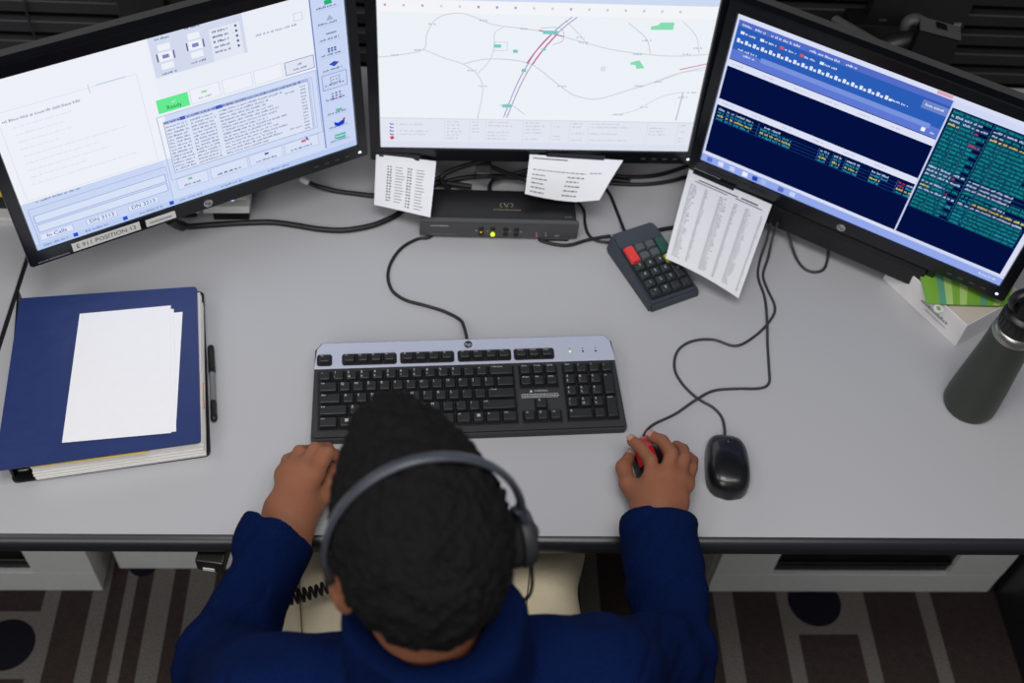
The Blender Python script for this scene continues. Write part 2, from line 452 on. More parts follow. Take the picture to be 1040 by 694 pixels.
o = obj('modesty_panel', MB().box((-0.620, 0.333, 0.0), (0.04, 0.351, 0.66), bev=0.002), M['panel'], loc=(-0.29, 0.34, 0)); tag(o, 'plain light grey panel under the worktop beside the left cabinet', 'panel')
o = obj('end_panel', MB().box((1.172, 0.02, 0.0), (1.197, 0.95, D-0.033), bev=0.002), M['edge'], loc=(1.185, 0.4, 0)); tag(o, 'black upright end panel of the desk at lower right', 'panel')

# ================================================================== SCREENS
SW, SH = 0.5098, 0.2867
class UI:
    """flat picture elements of one screen, in fractions of the picture from its top left"""
    def __init__(s, bg): s.mb = MB(); s.mats = []; s.idx = {}; s.rect(0, 0, 1, 1, bg, 0)
    def mi(s, c, st=1.0):
        m = scr(c, st)
        if m.name not in s.idx: s.idx[m.name] = len(s.mats); s.mats.append(m)
        return s.idx[m.name]
    def P(s, u, v, l): return ((u-0.5)*SW, -0.00012*l, (0.5-v)*SH)
    def rect(s, u0, v0, u1, v1, c, l=1, st=1.0):
        s.mb.add([s.P(u0, v1, l), s.P(u1, v1, l), s.P(u1, v0, l), s.P(u0, v0, l)], [(0, 1, 2, 3)], s.mi(c, st)); return s
    def frame(s, u0, v0, u1, v1, c, l=2, w=0.0016):
        h = w*SW/SH
        s.rect(u0, v0, u1, v0+h, c, l); s.rect(u0, v1-h, u1, v1, c, l); s.rect(u0, v0, u0+w, v1, c, l); s.rect(u1-w, v0, u1, v1, c, l)
    def poly(s, pts, c, l=2): s.mb.add([s.P(u, v, l) for u, v in pts], [tuple(range(len(pts)))[::-1]], s.mi(c))
    def line(s, pts, w, c, l=2, sm=5):
        P = [Vector((u*SW, v*SH, 0)) for u, v in pts]
        if len(P) > 2 and sm: P = spline(P, sm)
        V = []; F = []
        for i, p in enumerate(P):
            t = (P[min(i+1, len(P)-1)]-P[max(i-1, 0)]).normalized(); n = Vector((-t.y, t.x, 0))*w*SW/2
            for q in (p+n, p-n): V.append(s.P(q.x/SW, q.y/SH, l))
            if i: F.append((2*i-2, 2*i-1, 2*i+1, 2*i))
        s.mb.add(V, F, s.mi(c))
    def text(s, u, v, txt, h, c, l=3, align='CENTER'):
        vs, fs = text_mesh(txt, h*SH*1.35, align)
        s.mb.add([(s.P(u, v, l)[0]+p.x, -0.00012*l, s.P(u, v, l)[2]+p.y) for p in vs], fs, s.mi(c))
    def words(s, u, v, w, h, c, l=3, ch=0.0042, rnd=random):
        x = u
        while x < u+w:
            n = rnd.choice((2, 3, 4, 5, 6, 7))
            for i in range(n):
                if x > u+w: break
                hh = h*rnd.uniform(0.55, 1.0); s.rect(x, v+h-hh, x+ch*rnd.uniform(0.45, 0.75), v+h*rnd.uniform(0.85, 1), c, l); x += ch
            x += ch*0.9
def place_words(ui, rows, c, **k):
    for (u, v, w, h) in rows: ui.words(u, v, w, h, c, **k)

# --- left screen: call handling window, almost white
def left_ui():
    ink, soft, blue = (96, 108, 150), (196, 204, 228), (40, 70, 170)
    s = UI((214, 226, 252)); W = (244, 247, 255)
    s.rect(0, 0, 0.435, 0.70, W, 1); s.rect(0.435, 0, 0.90, 0.44, (240, 244, 254), 1)
    s.rect(0, 0.70, 0.40, 1, (206, 220, 250), 1)  # lower panels and background bluer: viewing-angle falloff painted into the colours
    s.frame(0.02, 0.17, 0.39, 0.69, (222, 228, 244), 2); s.rect(0.26, 0.15, 0.262, 0.20, soft, 3); s.rect(0.28, 0.165, 0.36, 0.169, soft, 3)
    for i in range(9): s.words(0.05, 0.26+i*0.042, random.uniform(0.08, 0.3), 0.012, (226, 231, 246), 3)
    s.words(0.03, 0.215, 0.20, 0.016, (150, 156, 176), 3); s.rect(0.006, 0.18, 0.018, 0.205, (50, 150, 160), 3)
    s.words(0.04, 0.70, 0.12, 0.014, (120, 130, 170), 3)
    s.rect(0.438, 0.0, 0.70, 0.225, (216, 223, 244), 2)
    for cu_, cv in ((0.476, 0.120), (0.560, 0.105)):
        for dv, w, hh in ((-0.05, 0.034, 0.034), (0.0, 0.038, 0.05), (0.052, 0.034, 0.034)): s.rect(cu_-w/2, cv+dv-hh/2, cu_+w/2, cv+dv+hh/2, W, 3)
        s.rect(cu_-0.025, cv-0.022, cu_-0.021, cv+0.022, (92, 104, 140), 4); s.rect(cu_+0.021, cv-0.022, cu_+0.025, cv+0.022, (92, 104, 140), 4)
        s.rect(cu_-0.009, cv-0.010, cu_+0.009, cv+0.010, (130, 140, 190), 4); s.words(cu_-0.02, cv+0.085, 0.04, 0.012, ink, 4); s.words(cu_-0.02, cv-0.105, 0.04, 0.012, ink, 4)
    s.rect(0.603, 0.045, 0.690, 0.225, (232, 237, 250), 3)
    for i in range(5):
        s.words(0.61, 0.055+i*0.028, 0.045, 0.015, (84, 94, 140), 4); s.rect(0.675, 0.055+i*0.028, 0.681, 0.068+i*0.028, (84, 94, 140), 4)
    s.words(0.73, 0.14, 0.12, 0.014, (150, 158, 186), 3); s.frame(0.845, 0.085, 0.872, 0.13, soft, 3)
    s.rect(0.422, 0.345, 0.512, 0.425, (104, 240, 150), 3); s.text(0.468, 0.402, 'Ready', 0.023, (10, 110, 50), 5); s.poly([(0.462, 0.372), (0.467, 0.382), (0.478, 0.362), (0.467, 0.377)], W, 5)
    for u0, u1 in ((0.517, 0.604), (0.612, 0.70), (0.706, 0.792)):
        s.rect(u0, 0.34, u1, 0.425, W, 2); s.frame(u0, 0.34, u1, 0.425, (214, 221, 240), 3)
    s.rect(0.55, 0.365, 0.566, 0.378, (170, 220, 190), 4); s.words(0.54, 0.395, 0.04, 0.012, (150, 160, 180), 4)
    s.rect(0.80, 0.345, 0.891, 0.425, (228, 234, 250), 2); s.frame(0.80, 0.345, 0.891, 0.425, (112, 124, 176), 3, 0.002); s.words(0.825, 0.395, 0.04, 0.012, ink, 4); s.words(0.84, 0.37, 0.012, 0.012, ink, 4)
    s.frame(0.412, 0.44, 0.893, 0.84, (170, 184, 224), 2, 0.002)
    s.rect(0.427, 0.475, 0.865, 0.80, (226, 234, 252), 3); s.frame(0.427, 0.475, 0.865, 0.80, (130, 144, 190), 4)
    s.rect(0.427, 0.475, 0.865, 0.495, (176, 190, 232), 4); s.words(0.43, 0.478, 0.41, 0.013, (70, 84, 150), 5); s.rect(0.475, 0.474, 0.49, 0.495, (76, 96, 200), 6); s.rect(0.58, 0.474, 0.60, 0.495, (76, 96, 200), 6)
    for i in range(14):
        v = 0.505+i*0.0207
        s.words(0.432, v, 0.058, 0.0125, (122, 134, 180), 5); s.words(0.503, v, 0.07, 0.0125, (122, 134, 180), 5)
        s.words(0.588, v, random.uniform(0.12, 0.2), 0.0125, (122, 134, 180), 5)
        s.words(0.838, v, 0.014, 0.0125, (122, 134, 180), 5)
    s.words(0.79, 0.52, 0.03, 0.012, (122, 134, 180), 5); s.words(0.79, 0.75, 0.04, 0.012, (122, 134, 180), 5)
    s.frame(0.868, 0.475, 0.878, 0.80, (170, 184, 224), 4)
    for u0, u1, n in ((0.425, 0.52, 0), (0.528, 0.645, 1), (0.65, 0.758, 2), (0.764, 0.876, 3)):
        s.rect(u0, 0.84, u1, 0.915, (222, 231, 252), 3); s.frame(u0, 0.84, u1, 0.915, (178, 192, 230), 4); s.words(u0+0.02, 0.888, (u1-u0)-0.045, 0.014, (70, 84, 140), 5)
    s.rect(0.46, 0.855, 0.472, 0.868, (120, 190, 170), 5); s.rect(0.70, 0.855, 0.712, 0.868, (80, 80, 170), 5); s.rect(0.82, 0.85, 0.835, 0.866, (210, 110, 140), 5); s.poly([(0.836, 0.83), (0.846, 0.862), (0.836, 0.855)], (60, 60, 120), 6)
    # bottom left fields and call buttons
    s.frame(0.012, 0.74, 0.405, 0.985, (150, 170, 224), 3)
    for v0 in (0.785, 0.845): s.rect(0.02, v0, 0.397, v0+0.05, (220, 231, 253), 3); s.frame(0.02, v0, 0.397, v0+0.05, (128, 146, 208), 4)
    for u0, u1, tx in ((0.018, 0.112, 'In Calls'), (0.150, 0.239, 'DN 3113'), (0.272, 0.362, 'DN 3213')):
        s.rect(u0, 0.906, u1, 0.948, (226, 236, 255), 4); s.frame(u0, 0.906, u1, 0.948, (170, 188, 232), 5); s.text((u0+u1)/2, 0.927, tx, 0.025, (22, 52, 150), 6)
    s.rect(0, 0.962, 1, 1, (190, 210, 248), 5)
    for u in (0.02, 0.14, 0.30, 0.42, 0.55, 0.7): s.words(u, 0.972, 0.07, 0.014, (110, 130, 190), 6)
    for u in (0.105, 0.25, 0.39): s.rect(u, 0.966, u+0.013, 0.99, (40, 80, 210), 7)
    # right icon column
    s.rect(0.897, 0, 1, 0.96, (206, 219, 250), 2); s.rect(0.895, 0, 0.899, 0.955, (120, 140, 200), 3)
    for i in range(10):
        v = 0.02+i*0.092; s.rect(0.91, v+0.09, 0.985, v+0.092, (176, 190, 228), 3); s.words(0.915, v+0.07, 0.058, 0.013, (66, 84, 140), 4)
    s.rect(0.94, 0.06, 0.963, 0.085, (30, 180, 120), 4); s.poly([(0.94, 0.175), (0.952, 0.145), (0.964, 0.175)], (170, 180, 210), 4)
    s.rect(0.936, 0.245, 0.968, 0.256, (150, 160, 190), 4)
    for i in range(6): s.rect(0.936+0.010*(i % 3), 0.335+0.014*(i//3), 0.943+0.010*(i % 3), 0.345+0.014*(i//3), (70, 90, 160), 4)
    s.poly([(0.935, 0.432), (0.952, 0.42), (0.968, 0.432), (0.952, 0.452)], (50, 80, 190), 4)
    s.frame(0.908, 0.49, 0.988, 0.585, (92, 110, 180), 4); s.frame(0.935, 0.51, 0.965, 0.55, (110, 124, 170), 5); s.words(0.94, 0.525, 0.02, 0.01, ink, 5)
    for i in range(3):
        for j in range(3): s.rect(0.934+0.012*i, 0.612+0.017*j, 0.940+0.012*i, 0.621+0.017*j, (60, 80, 160) if (i+j) % 3 else (190, 80, 120), 4)
    s.rect(0.942, 0.72, 0.962, 0.735, (110, 190, 160), 4)
    s.poly([(0.932, 0.80), (0.945, 0.812), (0.968, 0.796), (0.966, 0.826), (0.946, 0.836), (0.934, 0.824)], (24, 60, 200), 4); s.rect(0.962, 0.79, 0.97, 0.80, (210, 50, 60), 5)
    s.rect(0.930, 0.886, 0.966, 0.918, (70, 190, 170), 4); s.rect(0.932, 0.899, 0.964, 0.904, (225, 245, 240), 5)
    return s
# --- centre screen: street map
def map_ui():
    s = UI((243, 248, 254)); road, lab, mag = (212, 214, 221), (166, 188, 218), (204, 100, 146)
    s.rect(0, 0, 1, 0.05, (210, 224, 248), 1); s.rect(0, 0.05, 1, 0.125, (250, 251, 254), 1)
    for i, c in enumerate([(190, 80, 130), (150, 170, 200), (190, 80, 150), (180, 200, 220), (160, 190, 210), (70, 90, 180), (70, 90, 180), (80, 110, 200), (150, 200, 200), (170, 190, 200), (90, 110, 190), (170, 180, 190), (140, 180, 210), (150, 170, 200), (110, 190, 170), (170, 170, 190), (190, 170, 160)]):
        u = 0.02+i*0.054; s.rect(u, 0.078, u+0.007, 0.092, tuple((v+245)//2 for v in c), 3)
    A = [(0.0, 0.40), (0.06, 0.385), (0.135, 0.346), (0.145, 0.25), (0.177, 0.154), (0.249, 0.125), (0.336, 0.185), (0.42, 0.205), (0.498, 0.225), (0.60, 0.275), (0.697, 0.321), (0.804, 0.347), (0.90, 0.355), (1.0, 0.34)]
    s.line(A, 0.003, road)
    s.line([(0.135, 0.346), (0.20, 0.40), (0.254, 0.433), (0.30, 0.50), (0.318, 0.60), (0.306, 0.79)], 0.003, road)
    s.line([(0.254, 0.433), (0.32, 0.40), (0.40, 0.40), (0.46, 0.425), (0.494, 0.467), (0.545, 0.545), (0.593, 0.611), (0.64, 0.64), (0.688, 0.64), (0.76, 0.59), (0.835, 0.536), (0.91, 0.47), (1.0, 0.42)], 0.0035, road)
    s.line([(0.30, 0.49), (0.33, 0.42), (0.345, 0.34), (0.345, 0.24), (0.37, 0.20)], 0.0025, road)
    s.line([(0.55, 0.15), (0.60, 0.24), (0.625, 0.30)], 0.0025, road); s.line([(0.74, 0.16), (0.80, 0.25), (0.82, 0.345)], 0.003, road)
    s.line([(0.90, 0.14), (0.95, 0.23), (0.97, 0.34)], 0.0025, road); s.line([(0.73, 0.75), (0.80, 0.72), (0.88, 0.62), (0.95, 0.585)], 0.0025, road); s.line([(0.945, 0.59), (0.94, 0.78)], 0.004, (190, 196, 215))
    s.line([(0.85, 0.53), (0.93, 0.46), (1.0, 0.44)], 0.0025, road); s.line([(0.92, 0.44), (1.0, 0.40)], 0.0035, (206, 130, 160))
    s.line([(0.585, 0.13), (0.545, 0.20), (0.50, 0.31), (0.46, 0.44), (0.43, 0.58), (0.398, 0.78)], 0.0032, (170, 154, 196), 4)
    s.line([(0.57, 0.13), (0.53, 0.20), (0.482, 0.31), (0.447, 0.44), (0.418, 0.58), (0.388, 0.78)], 0.0032, (170, 154, 196), 4)
    s.line([(0.530, 0.235), (0.494, 0.33), (0.465, 0.425)], 0.004, mag, 5); s.line([(0.514, 0.235), (0.476, 0.33), (0.447, 0.42)], 0.0042, mag, 5); s.line([(0.475, 0.213), (0.55, 0.248)], 0.004, mag, 5)
    for u, v, w, h in ((0.51, 0.225, 0.045, 0.022), (0.495, 0.33, 0.012, 0.014), (0.44, 0.465, 0.014, 0.02), (0.395, 0.70, 0.028, 0.022), (0.355, 0.315, 0.022, 0.02), (0.41, 0.345, 0.014, 0.02)): s.rect(u-w/2, v-h/2, u+w/2, v+h/2, (126, 206, 200), 6)
    s.line([(0.37, 0.70), (0.40, 0.69), (0.43, 0.72), (0.455, 0.76)], 0.002, lab, 4); s.line([(0.48, 0.20), (0.54, 0.20), (0.55, 0.27), (0.52, 0.30)], 0.002, lab, 4)
    s.frame(0.345, 0.29, 0.385, 0.345, (190, 206, 226), 3)
    s.poly([(0.808, 0.175), (0.83, 0.165), (0.835, 0.15), (0.876, 0.148), (0.876, 0.192), (0.83, 0.195), (0.808, 0.195)], (140, 226, 184), 4)
    s.poly([(0.764, 0.40), (0.79, 0.385), (0.81, 0.435), (0.785, 0.44), (0.78, 0.415), (0.764, 0.415)], (140, 226, 184), 4)
    s.rect(0.675, 0.43, 0.69, 0.46, (224, 230, 240), 4)
    for u, v in ((0.05, 0.383), (0.12, 0.35), (0.16, 0.19), (0.31, 0.16), (0.43, 0.205), (0.61, 0.28), (0.78, 0.345), (0.28, 0.47), (0.315, 0.57), (0.56, 0.56), (0.80, 0.55), (0.86, 0.52), (0.60, 0.25), (0.80, 0.26), (0.93, 0.34), (0.945, 0.62), (0.83, 0.69), (0.75, 0.745), (0.96, 0.30), (0.97, 0.585)): s.words(u-0.012, v-0.006, 0.026, 0.013, lab, 6)
    s.rect(0, 0.795, 1, 0.955, (232, 236, 247), 4); s.rect(0, 0.793, 1, 0.797, (206, 212, 228), 5); s.rect(0, 0.955, 1, 1, (226, 230, 246), 5)
    cols = [(0.06, 0.10), (0.21, 0.05), (0.29, 0.03), (0.34, 0.09), (0.46, 0.06), (0.55, 0.03), (0.61, 0.04), (0.67, 0.15), (0.86, 0.07), (0.96, 0.02)]
    for j in range(6):
        for u, w in cols:
            if random.random() < 0.8: s.words(u, 0.808+j*0.023, w*random.uniform(0.6, 1), 0.011, (196, 200, 214), 6)
    for u, w in cols: s.rect(u-0.008, 0.80, u-0.0065, 0.95, (214, 219, 232), 6)
    for j in range(4): s.line([(0.030, 0.83+j*0.024), (0.034, 0.84+j*0.024), (0.042, 0.836+j*0.024)], 0.004, (70, 80, 190), 6, 0)
    s.poly([(0.028, 0.925), (0.04, 0.92), (0.044, 0.935), (0.034, 0.948)], (205, 60, 100), 6)
    return s
# --- right screen: dark blue dispatch list
def list_ui():
    s = UI((2, 16, 66)); lil = (214, 222, 252); w = (230, 240, 255)
    s.rect(0, 0, 1, 0.034, (222, 228, 252), 2); s.rect(0.60, 0.008, 0.645, 0.028, (224, 170, 190), 3); s.rect(0, 0.034, 0.655, 0.072, (86, 112, 204), 2); s.rect(0, 0.072, 0.655, 0.215, (44, 96, 188), 2); s.rect(0, 0.215, 0.655, 0.278, (96, 124, 216), 2)
    s.rect(0.10, 0.205, 0.62, 0.235, (124, 150, 226), 3)
    for u, v, ww in ((0.02, 0.05, 0.03), (0.06, 0.05, 0.03), (0.11, 0.05, 0.09), (0.23, 0.05, 0.09), (0.34, 0.05, 0.03)): s.words(u, v, ww, 0.015, w, 4)
    for i in range(5):
        s.rect(0.02+i*0.062, 0.095, 0.032+i*0.062, 0.112, (220, 90, 90) if i in (2, 3) else w, 4); s.words(0.035+i*0.062, 0.098, 0.034, 0.013, w, 4)
    for i in range(19):
        u = 0.015+i*0.0255; s.rect(u, 0.142, u+0.009, 0.166, w, 4); s.rect(u+0.012, 0.152, u+0.020, 0.166, w, 4)
    s.words(0.49, 0.150, 0.05, 0.013, w, 4); s.words(0.025, 0.198, 0.06, 0.014, w, 4); s.words(0.045, 0.225, 0.035, 0.014, w, 4); s.rect(0.575, 0.085, 0.652, 0.135, (112, 136, 206), 3); s.words(0.585, 0.10, 0.055, 0.016, w, 4)
    s.rect(0.60, 0.238, 0.612, 0.262, (246, 250, 255), 4); s.words(0.628, 0.245, 0.01, 0.014, w, 4)
    s.rect(0, 0.282, 0.655, 0.325, (226, 231, 253), 3); s.rect(0, 0.545, 0.655, 0.587, (226, 231, 253), 3)
    for v in (0.298, 0.560):
        for i in range(6): s.words(0.02+i*0.1, v, 0.035, 0.011, (186, 194, 226), 4)
    s.rect(0, 0.0, 0.0065, 1, (214, 222, 252), 4); s.rect(0.985, 0.03, 1.0, 0.95, (222, 226, 250), 4); s.rect(0.650, 0.03, 0.655, 0.935, (206, 214, 248), 5)
    s.rect(0, 0.925, 0.655, 0.948, (222, 228, 252), 4); s.rect(0, 0.948, 1, 1, (150, 172, 240), 5); s.rect(0.655, 0.925, 1, 0.948, (212, 220, 250), 4)
    for i, u in enumerate((0.02, 0.06, 0.10, 0.145, 0.18, 0.21, 0.27, 0.31)): s.rect(u, 0.957, u+0.018, 0.99, [(90, 120, 220), (220, 230, 255), (200, 215, 255), (240, 244, 255), (30, 70, 180), (170, 190, 240), (90, 110, 200), (200, 215, 255)][i], 6)
    s.words(0.93, 0.965, 0.05, 0.014, w, 6)
    cy, tl, yl, wh, rd = (46, 170, 190), (28, 150, 150), (220, 214, 120), (190, 214, 255), (214, 60, 120)
    for j in range(4):
        v = 0.605+j*0.022; c = (wh, cy, yl, cy)[j]
        for u, ww in ((0.015, 0.018), (0.045, 0.006), (0.060, 0.006), (0.075, 0.055), (0.16, 0.10 if j else 0.05), (0.355, 0.025), (0.40, 0.022), (0.44, 0.04), (0.52, 0.05 if j < 2 else 0.03), (0.605, 0.02), (0.63, 0.02)):
            if u == 0.16 and j == 0: u = 0.17
            s.words(u, v, ww, 0.015, rd if (u == 0.605 and j < 2) else c, 5)
        s.rect(0.01, v+0.019, 0.65, v+0.0205, (40, 90, 160), 4)
    for u in (0.042, 0.057, 0.072, 0.15, 0.35, 0.395, 0.435, 0.48, 0.55, 0.60): s.rect(u, 0.60, u+0.0012, 0.69, (56, 110, 180), 4)
    s.rect(0.655, 0.03, 1, 0.07, (214, 221, 250), 4)
    rw = [0, 1, 1, 2, 0, 0, 0, 0, 2, 0, 0, 0, 0, 0, 1, 1, 1, 0, 1, 2, 1, 0, 0, 0, 0, 0]
    for j, kd in enumerate(rw):
        v = 0.080+j*0.0252
        if v > 0.72: break
        base = (tl, wh, yl)[kd if j != 8 else 0]
        cols = ((0.662, 0.032), (0.700, 0.030), (0.738, 0.012 if j % 2 else 0.030), (0.782, 0.03), (0.82, 0.05), (0.875, 0.035), (0.915, 0.06))
        for q, (u, ww) in enumerate(cols):
            if q == 6 and random.random() < 0.25: continue
            c = base if random.random() < 0.85 else random.choice((tl, cy))
            if q == 2 and j in (3, 6, 15, 19): c = rd
            if q < 2 or base == tl: s.rect(u-0.002, v-0.003, u+ww+0.003, v+0.017, (10, 72, 98), 5)
            s.words(u, v, ww, 0.016, c, 6)
        s.rect(0.658, v+0.0195, 0.984, v+0.021, (30, 120, 130), 5)
    for u in (0.697, 0.734, 0.776, 0.816): s.rect(u, 0.075, u+0.0012, 0.715, (50, 120, 150), 5)
    return s

# ================================================================== MONITORS
TOPB, BOTB, SIDB = 0.020, 0.026, 0.0175
def monitor(label, C, yaw, tilt, ui, place, arm_pt):
    rt = Vector((math.cos(yaw), math.sin(yaw), 0)); n = Vector((math.sin(yaw), -math.cos(yaw), 0))
    u = Vector((0, 0, 1))*math.cos(tilt) - n*math.sin(tilt); n2 = rt.cross(u)
    T = basis(rt, -n2, u)
    t = thing('monitor', label, 'monitor', C, T, 'black widescreen monitors on the desk')
    W, H = SW/2+SIDB, SH/2
    x0, x1, z0, z1 = -W, W, -H-BOTB, H+TOPB
    m = MB()
    o8 = [(x0, z0), (x1, z0), (x1, z1), (x0, z1)]; i8 = [(-SW/2, -SH/2), (SW/2, -SH/2), (SW/2, SH/2), (-SW/2, SH/2)]
    V = [(x, 0.015, z) for x, z in o8] + [(x, -0.004, z) for x, z in o8]
    V += [(x, -0.004, z) for x, z in [(a*1.004, b*1.006) for a, b in i8]] + [(x, 0.0005, z) for x, z in i8]
    F = []
    for i in range(4):
        j = (i+1) % 4
        F += [(i, j, 4+j, 4+i), (4+i, 4+j, 8+j, 8+i), (8+i, 8+j, 12+j, 12+i)]
    F.append((3, 2, 1, 0))
    bmm = bmesh.new(); vs = [bmm.verts.new(v) for v in V]
    for f in F: bmm.faces.new([vs[i] for i in f])
    bmm.edges.ensure_lookup_table()
    ed = [e for e in bmm.edges if {v.index for v in e.verts} or True]
    bmm.verts.index_update(); ed = [e for e in bmm.edges if all(v.index < 8 for v in e.verts) and not all(v.index < 4 for v in e.verts)]
    bmesh.ops.bevel(bmm, geom=ed, offset=0.0022, segments=2, affect='EDGES')
    bz = obj('bezel', m.bm(bmm), M['gloss'], t)
    c = MB()
    r1 = [(x0+0.001, z0+0.001), (x1-0.001, z0+0.001), (x1-0.001, z1-0.001), (x0+0.001, z1-0.001)]
    r2 = [(a*0.985, b*0.97) for a, b in r1]; r3 = [(a*0.6, b*0.62) for a, b in r1]
    V = [(x, 0.0152, z) for x, z in r1] + [(x, 0.040, z) for x, z in r2] + [(x, 0.062, z) for x, z in r3]
    F = [(0, 1, 2, 3)]
    for k in (0, 4):
        for i in range(4): j = (i+1) % 4; F.append((k+j, k+i, k+4+i, k+4+j))
    F.append((11, 10, 9, 8)); c.add(V, F); obj('casing', c, M['casing'], t, sharp=30)
    obj('screen', ui.mb, ui.mats, t, sharp=0)
    # maker's roundel on the lower bezel
    L = MB(); zb = -H-BOTB*0.52
    Tl = Matrix.Translation((0, -0.0042, zb)) @ Matrix.Rotation(R(90), 4, 'X')
    L.lathe([(0.0072, 0), (0.0072, 0.0008), (0.006, 0.0011)], n=28, T=Tl); L.text('hp', 0.0105, 1, Tl @ Matrix.Translation((0.0, -0.0002, 0.0014)))
    lo = obj('logo', L, [M['chrome'], M['black']], bz); lo['label'] = 'round silver maker mark'
    B = MB()
    for i in range(4): B.box((W-0.095+i*0.018, -0.0047, zb-0.001), (W-0.087+i*0.018, -0.004, zb+0.0005), 0)
    obj('button_marks', B, M['casing'], bz)
    pl = obj('power_light', MB().box((W-0.017, -0.0052, zb-0.0017), (W-0.0128, -0.004, zb+0.0017), bev=0.0006), M['ledw'], bz); pl['label'] = 'small glowing white light'
    tx = MB()
    x = x0+0.012
    for i in range(18):
        w_ = random.uniform(0.0012, 0.0026); tx.box((x, -0.0044, zb-0.007), (x+w_, -0.004, zb-0.007+random.uniform(0.0015, 0.0025))); x += w_+0.0008
    obj('model_print', tx, M['greytext'], bz)
    return t, T, bz
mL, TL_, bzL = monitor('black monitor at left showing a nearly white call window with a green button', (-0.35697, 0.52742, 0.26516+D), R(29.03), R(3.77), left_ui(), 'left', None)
mC, TC_, bzC = monitor('black middle monitor showing a pale street map', (0.16304, 0.67357, 0.24679+D), R(1.146), R(3.354), map_ui(), 'mid', None)
mR, TR_, bzR = monitor('black monitor at right showing dark blue lists with teal rows', (0.65730, 0.52391, 0.24138+D), R(-31.98), R(0.64), list_ui(), 'right', None)
zb = -SH/2-BOTB*0.45
# label tapes on the left monitor
l = MB().box((-0.209, -0.0048, zb-0.0085), (-0.107, -0.0041, zb+0.0065), 0); l.text('E 911 POSITION 13', 0.0108, 1, Matrix.Translation((-0.158, -0.0050, zb-0.001)) @ Matrix.Rotation(R(90), 4, 'X'))
lo = obj('label_tape', l, [M['label'], M['inkd']], bzL); lo['label'] = 'white label tape lettered in black'
l = MB().box((-0.098, -0.0048, zb-0.0085), (-0.052, -0.0041, zb+0.0045), 0)
x = -0.092
while x < -0.058:
    w_ = random.uniform(0.0012, 0.002); l.box((x, -0.0051, zb-0.004), (x+w_, -0.0048, zb-0.001), 1); x += w_+0.0008
lo = obj('label_tape', l, [M['label'], M['greytext']], bzL); lo['label'] = 'smaller white label tape with faint print'
# speaker bar clipped under the right monitor
s = MB().box((-0.135, -0.006, zb-0.058), (0.150, 0.034, zb-0.0145), bev=0.004)
for i in range(26): s.box((-0.125+i*0.0105, -0.0068, zb-0.050), (-0.119+i*0.0105, -0.0058, zb-0.022), 0)
s.box((0.150, 0.0, zb-0.030), (0.163, 0.028, zb-0.0145), bev=0.002)
obj('speaker_bar', s, M['black'], mR)

# arms carrying the monitors
def arm(t, C, T, wall_x, wall_z):
    Cv = Vector(C); back = T @ Vector((0, 0.062, 0)); b0 = Cv + back
    Tm = Matrix.Translation(b0) @ T.to_4x4()
    obj('vesa_plate', MB().box((-0.055, 0.0, -0.055), (0.055, 0.006, 0.055), bev=0.002, T=Tm), M['dark'], t, world=True)
    j = b0 + T @ Vector((0, 0.03, 0)); jw = Vector((wall_x, 0.955, D+wall_z))
    obj('tilt_head', MB().tube([b0 + T @ Vector((0, 0.004, 0)), j], 0.022, n=16, smooth=0), M['casing'], t, world=True)
    dz = Vector((0, 0, 0.0))
    obj('arm_link', MB().tube([j, (j+jw)/2 + Vector((0, 0, 0.02)), jw], 0.016, n=12, smooth=6), M['casing'], t, world=True)
    obj('wall_plate', MB().box((-0.06, -0.045, -0.05), (0.06, 0.009, 0.07), bev=0.003, T=Matrix.Translation((wall_x, 0.99, D+wall_z))), M['black'], t, world=True)
    return t
aL = arm(mL, (-0.35697, 0.52742, 0.26516+D), TL_, -0.46, 0.10)
pc = aty(147, 8, 0.95)
obj('column', MB().box((pc.x-0.042, 0.93, D+0.12), (pc.x+0.042, 0.988, D+0.50), bev=0.003), M['black'], aL, world=True)
arm(mC, (0.16304, 0.67357, 0.24679+D), TC_, 0.17, 0.22)
aR = arm(mR, (0.65730, 0.52391, 0.24138+D), TR_, 0.80, 0.10)
# bracket box, plate, lever and curved cover seen above the right monitor
def hexa(q4, back, bev=0.002):             # a block from four front corners, pushed back
    b = bmesh.new(); q = [Vector(v) for v in q4]; back = Vector(back)
    vs = [b.verts.new(v) for v in q] + [b.verts.new(v+back) for v in q]
    for f in ((3, 2, 1, 0), (4, 5, 6, 7), (0, 1, 5, 4), (1, 2, 6, 5), (2, 3, 7, 6), (3, 0, 4, 7)): b.faces.new([vs[k] for k in f])
    bmesh.ops.recalc_face_normals(b, faces=b.faces[:]); bmesh.ops.bevel(b, geom=b.edges[:], offset=bev, segments=2, affect='EDGES'); return b
q4 = [aty(935, 30, 0.80), aty(975, 41, 0.80), aty(960, 80, 0.775), aty(920, 66, 0.775)]
obj('bracket_box', MB().bm(hexa(q4, (0.004, 0.026, 0.004))), M['black'], aR, world=True)
c4 = [aty(934, 31, 0.796), aty(976, 42, 0.796), aty(976.5, 38.5, 0.797), aty(935, 27.5, 0.797)]
cb = MB().bm(hexa(c4, (0.004, 0.026, 0.004), 0.001)); u_ = (Vector(c4[2])+Vector(c4[3]))/2 + Vector((0.003, 0.013, 0.003))
cb.box((-0.010, -0.006, -0.001), (0.010, 0.006, 0.002), 1, T=Matrix.Translation(u_) @ Matrix.Rotation(R(17), 4, 'Y') @ Matrix.Rotation(R(8), 4, 'X'))
obj('bracket_cap', cb, [M['casing'], M['black']], aR, world=True)
pq = aty(933, 13, 0.985)
b = MB().box((pq.x-0.10, 0.965, pq.z-0.018), (pq.x+0.085, 0.988, pq.z+0.09), bev=0.003)
for dx in (-0.078, 0.062): b.box((pq.x+dx, 0.962, pq.z-0.010), (pq.x+dx+0.014, 0.966, pq.z-0.003), 1)
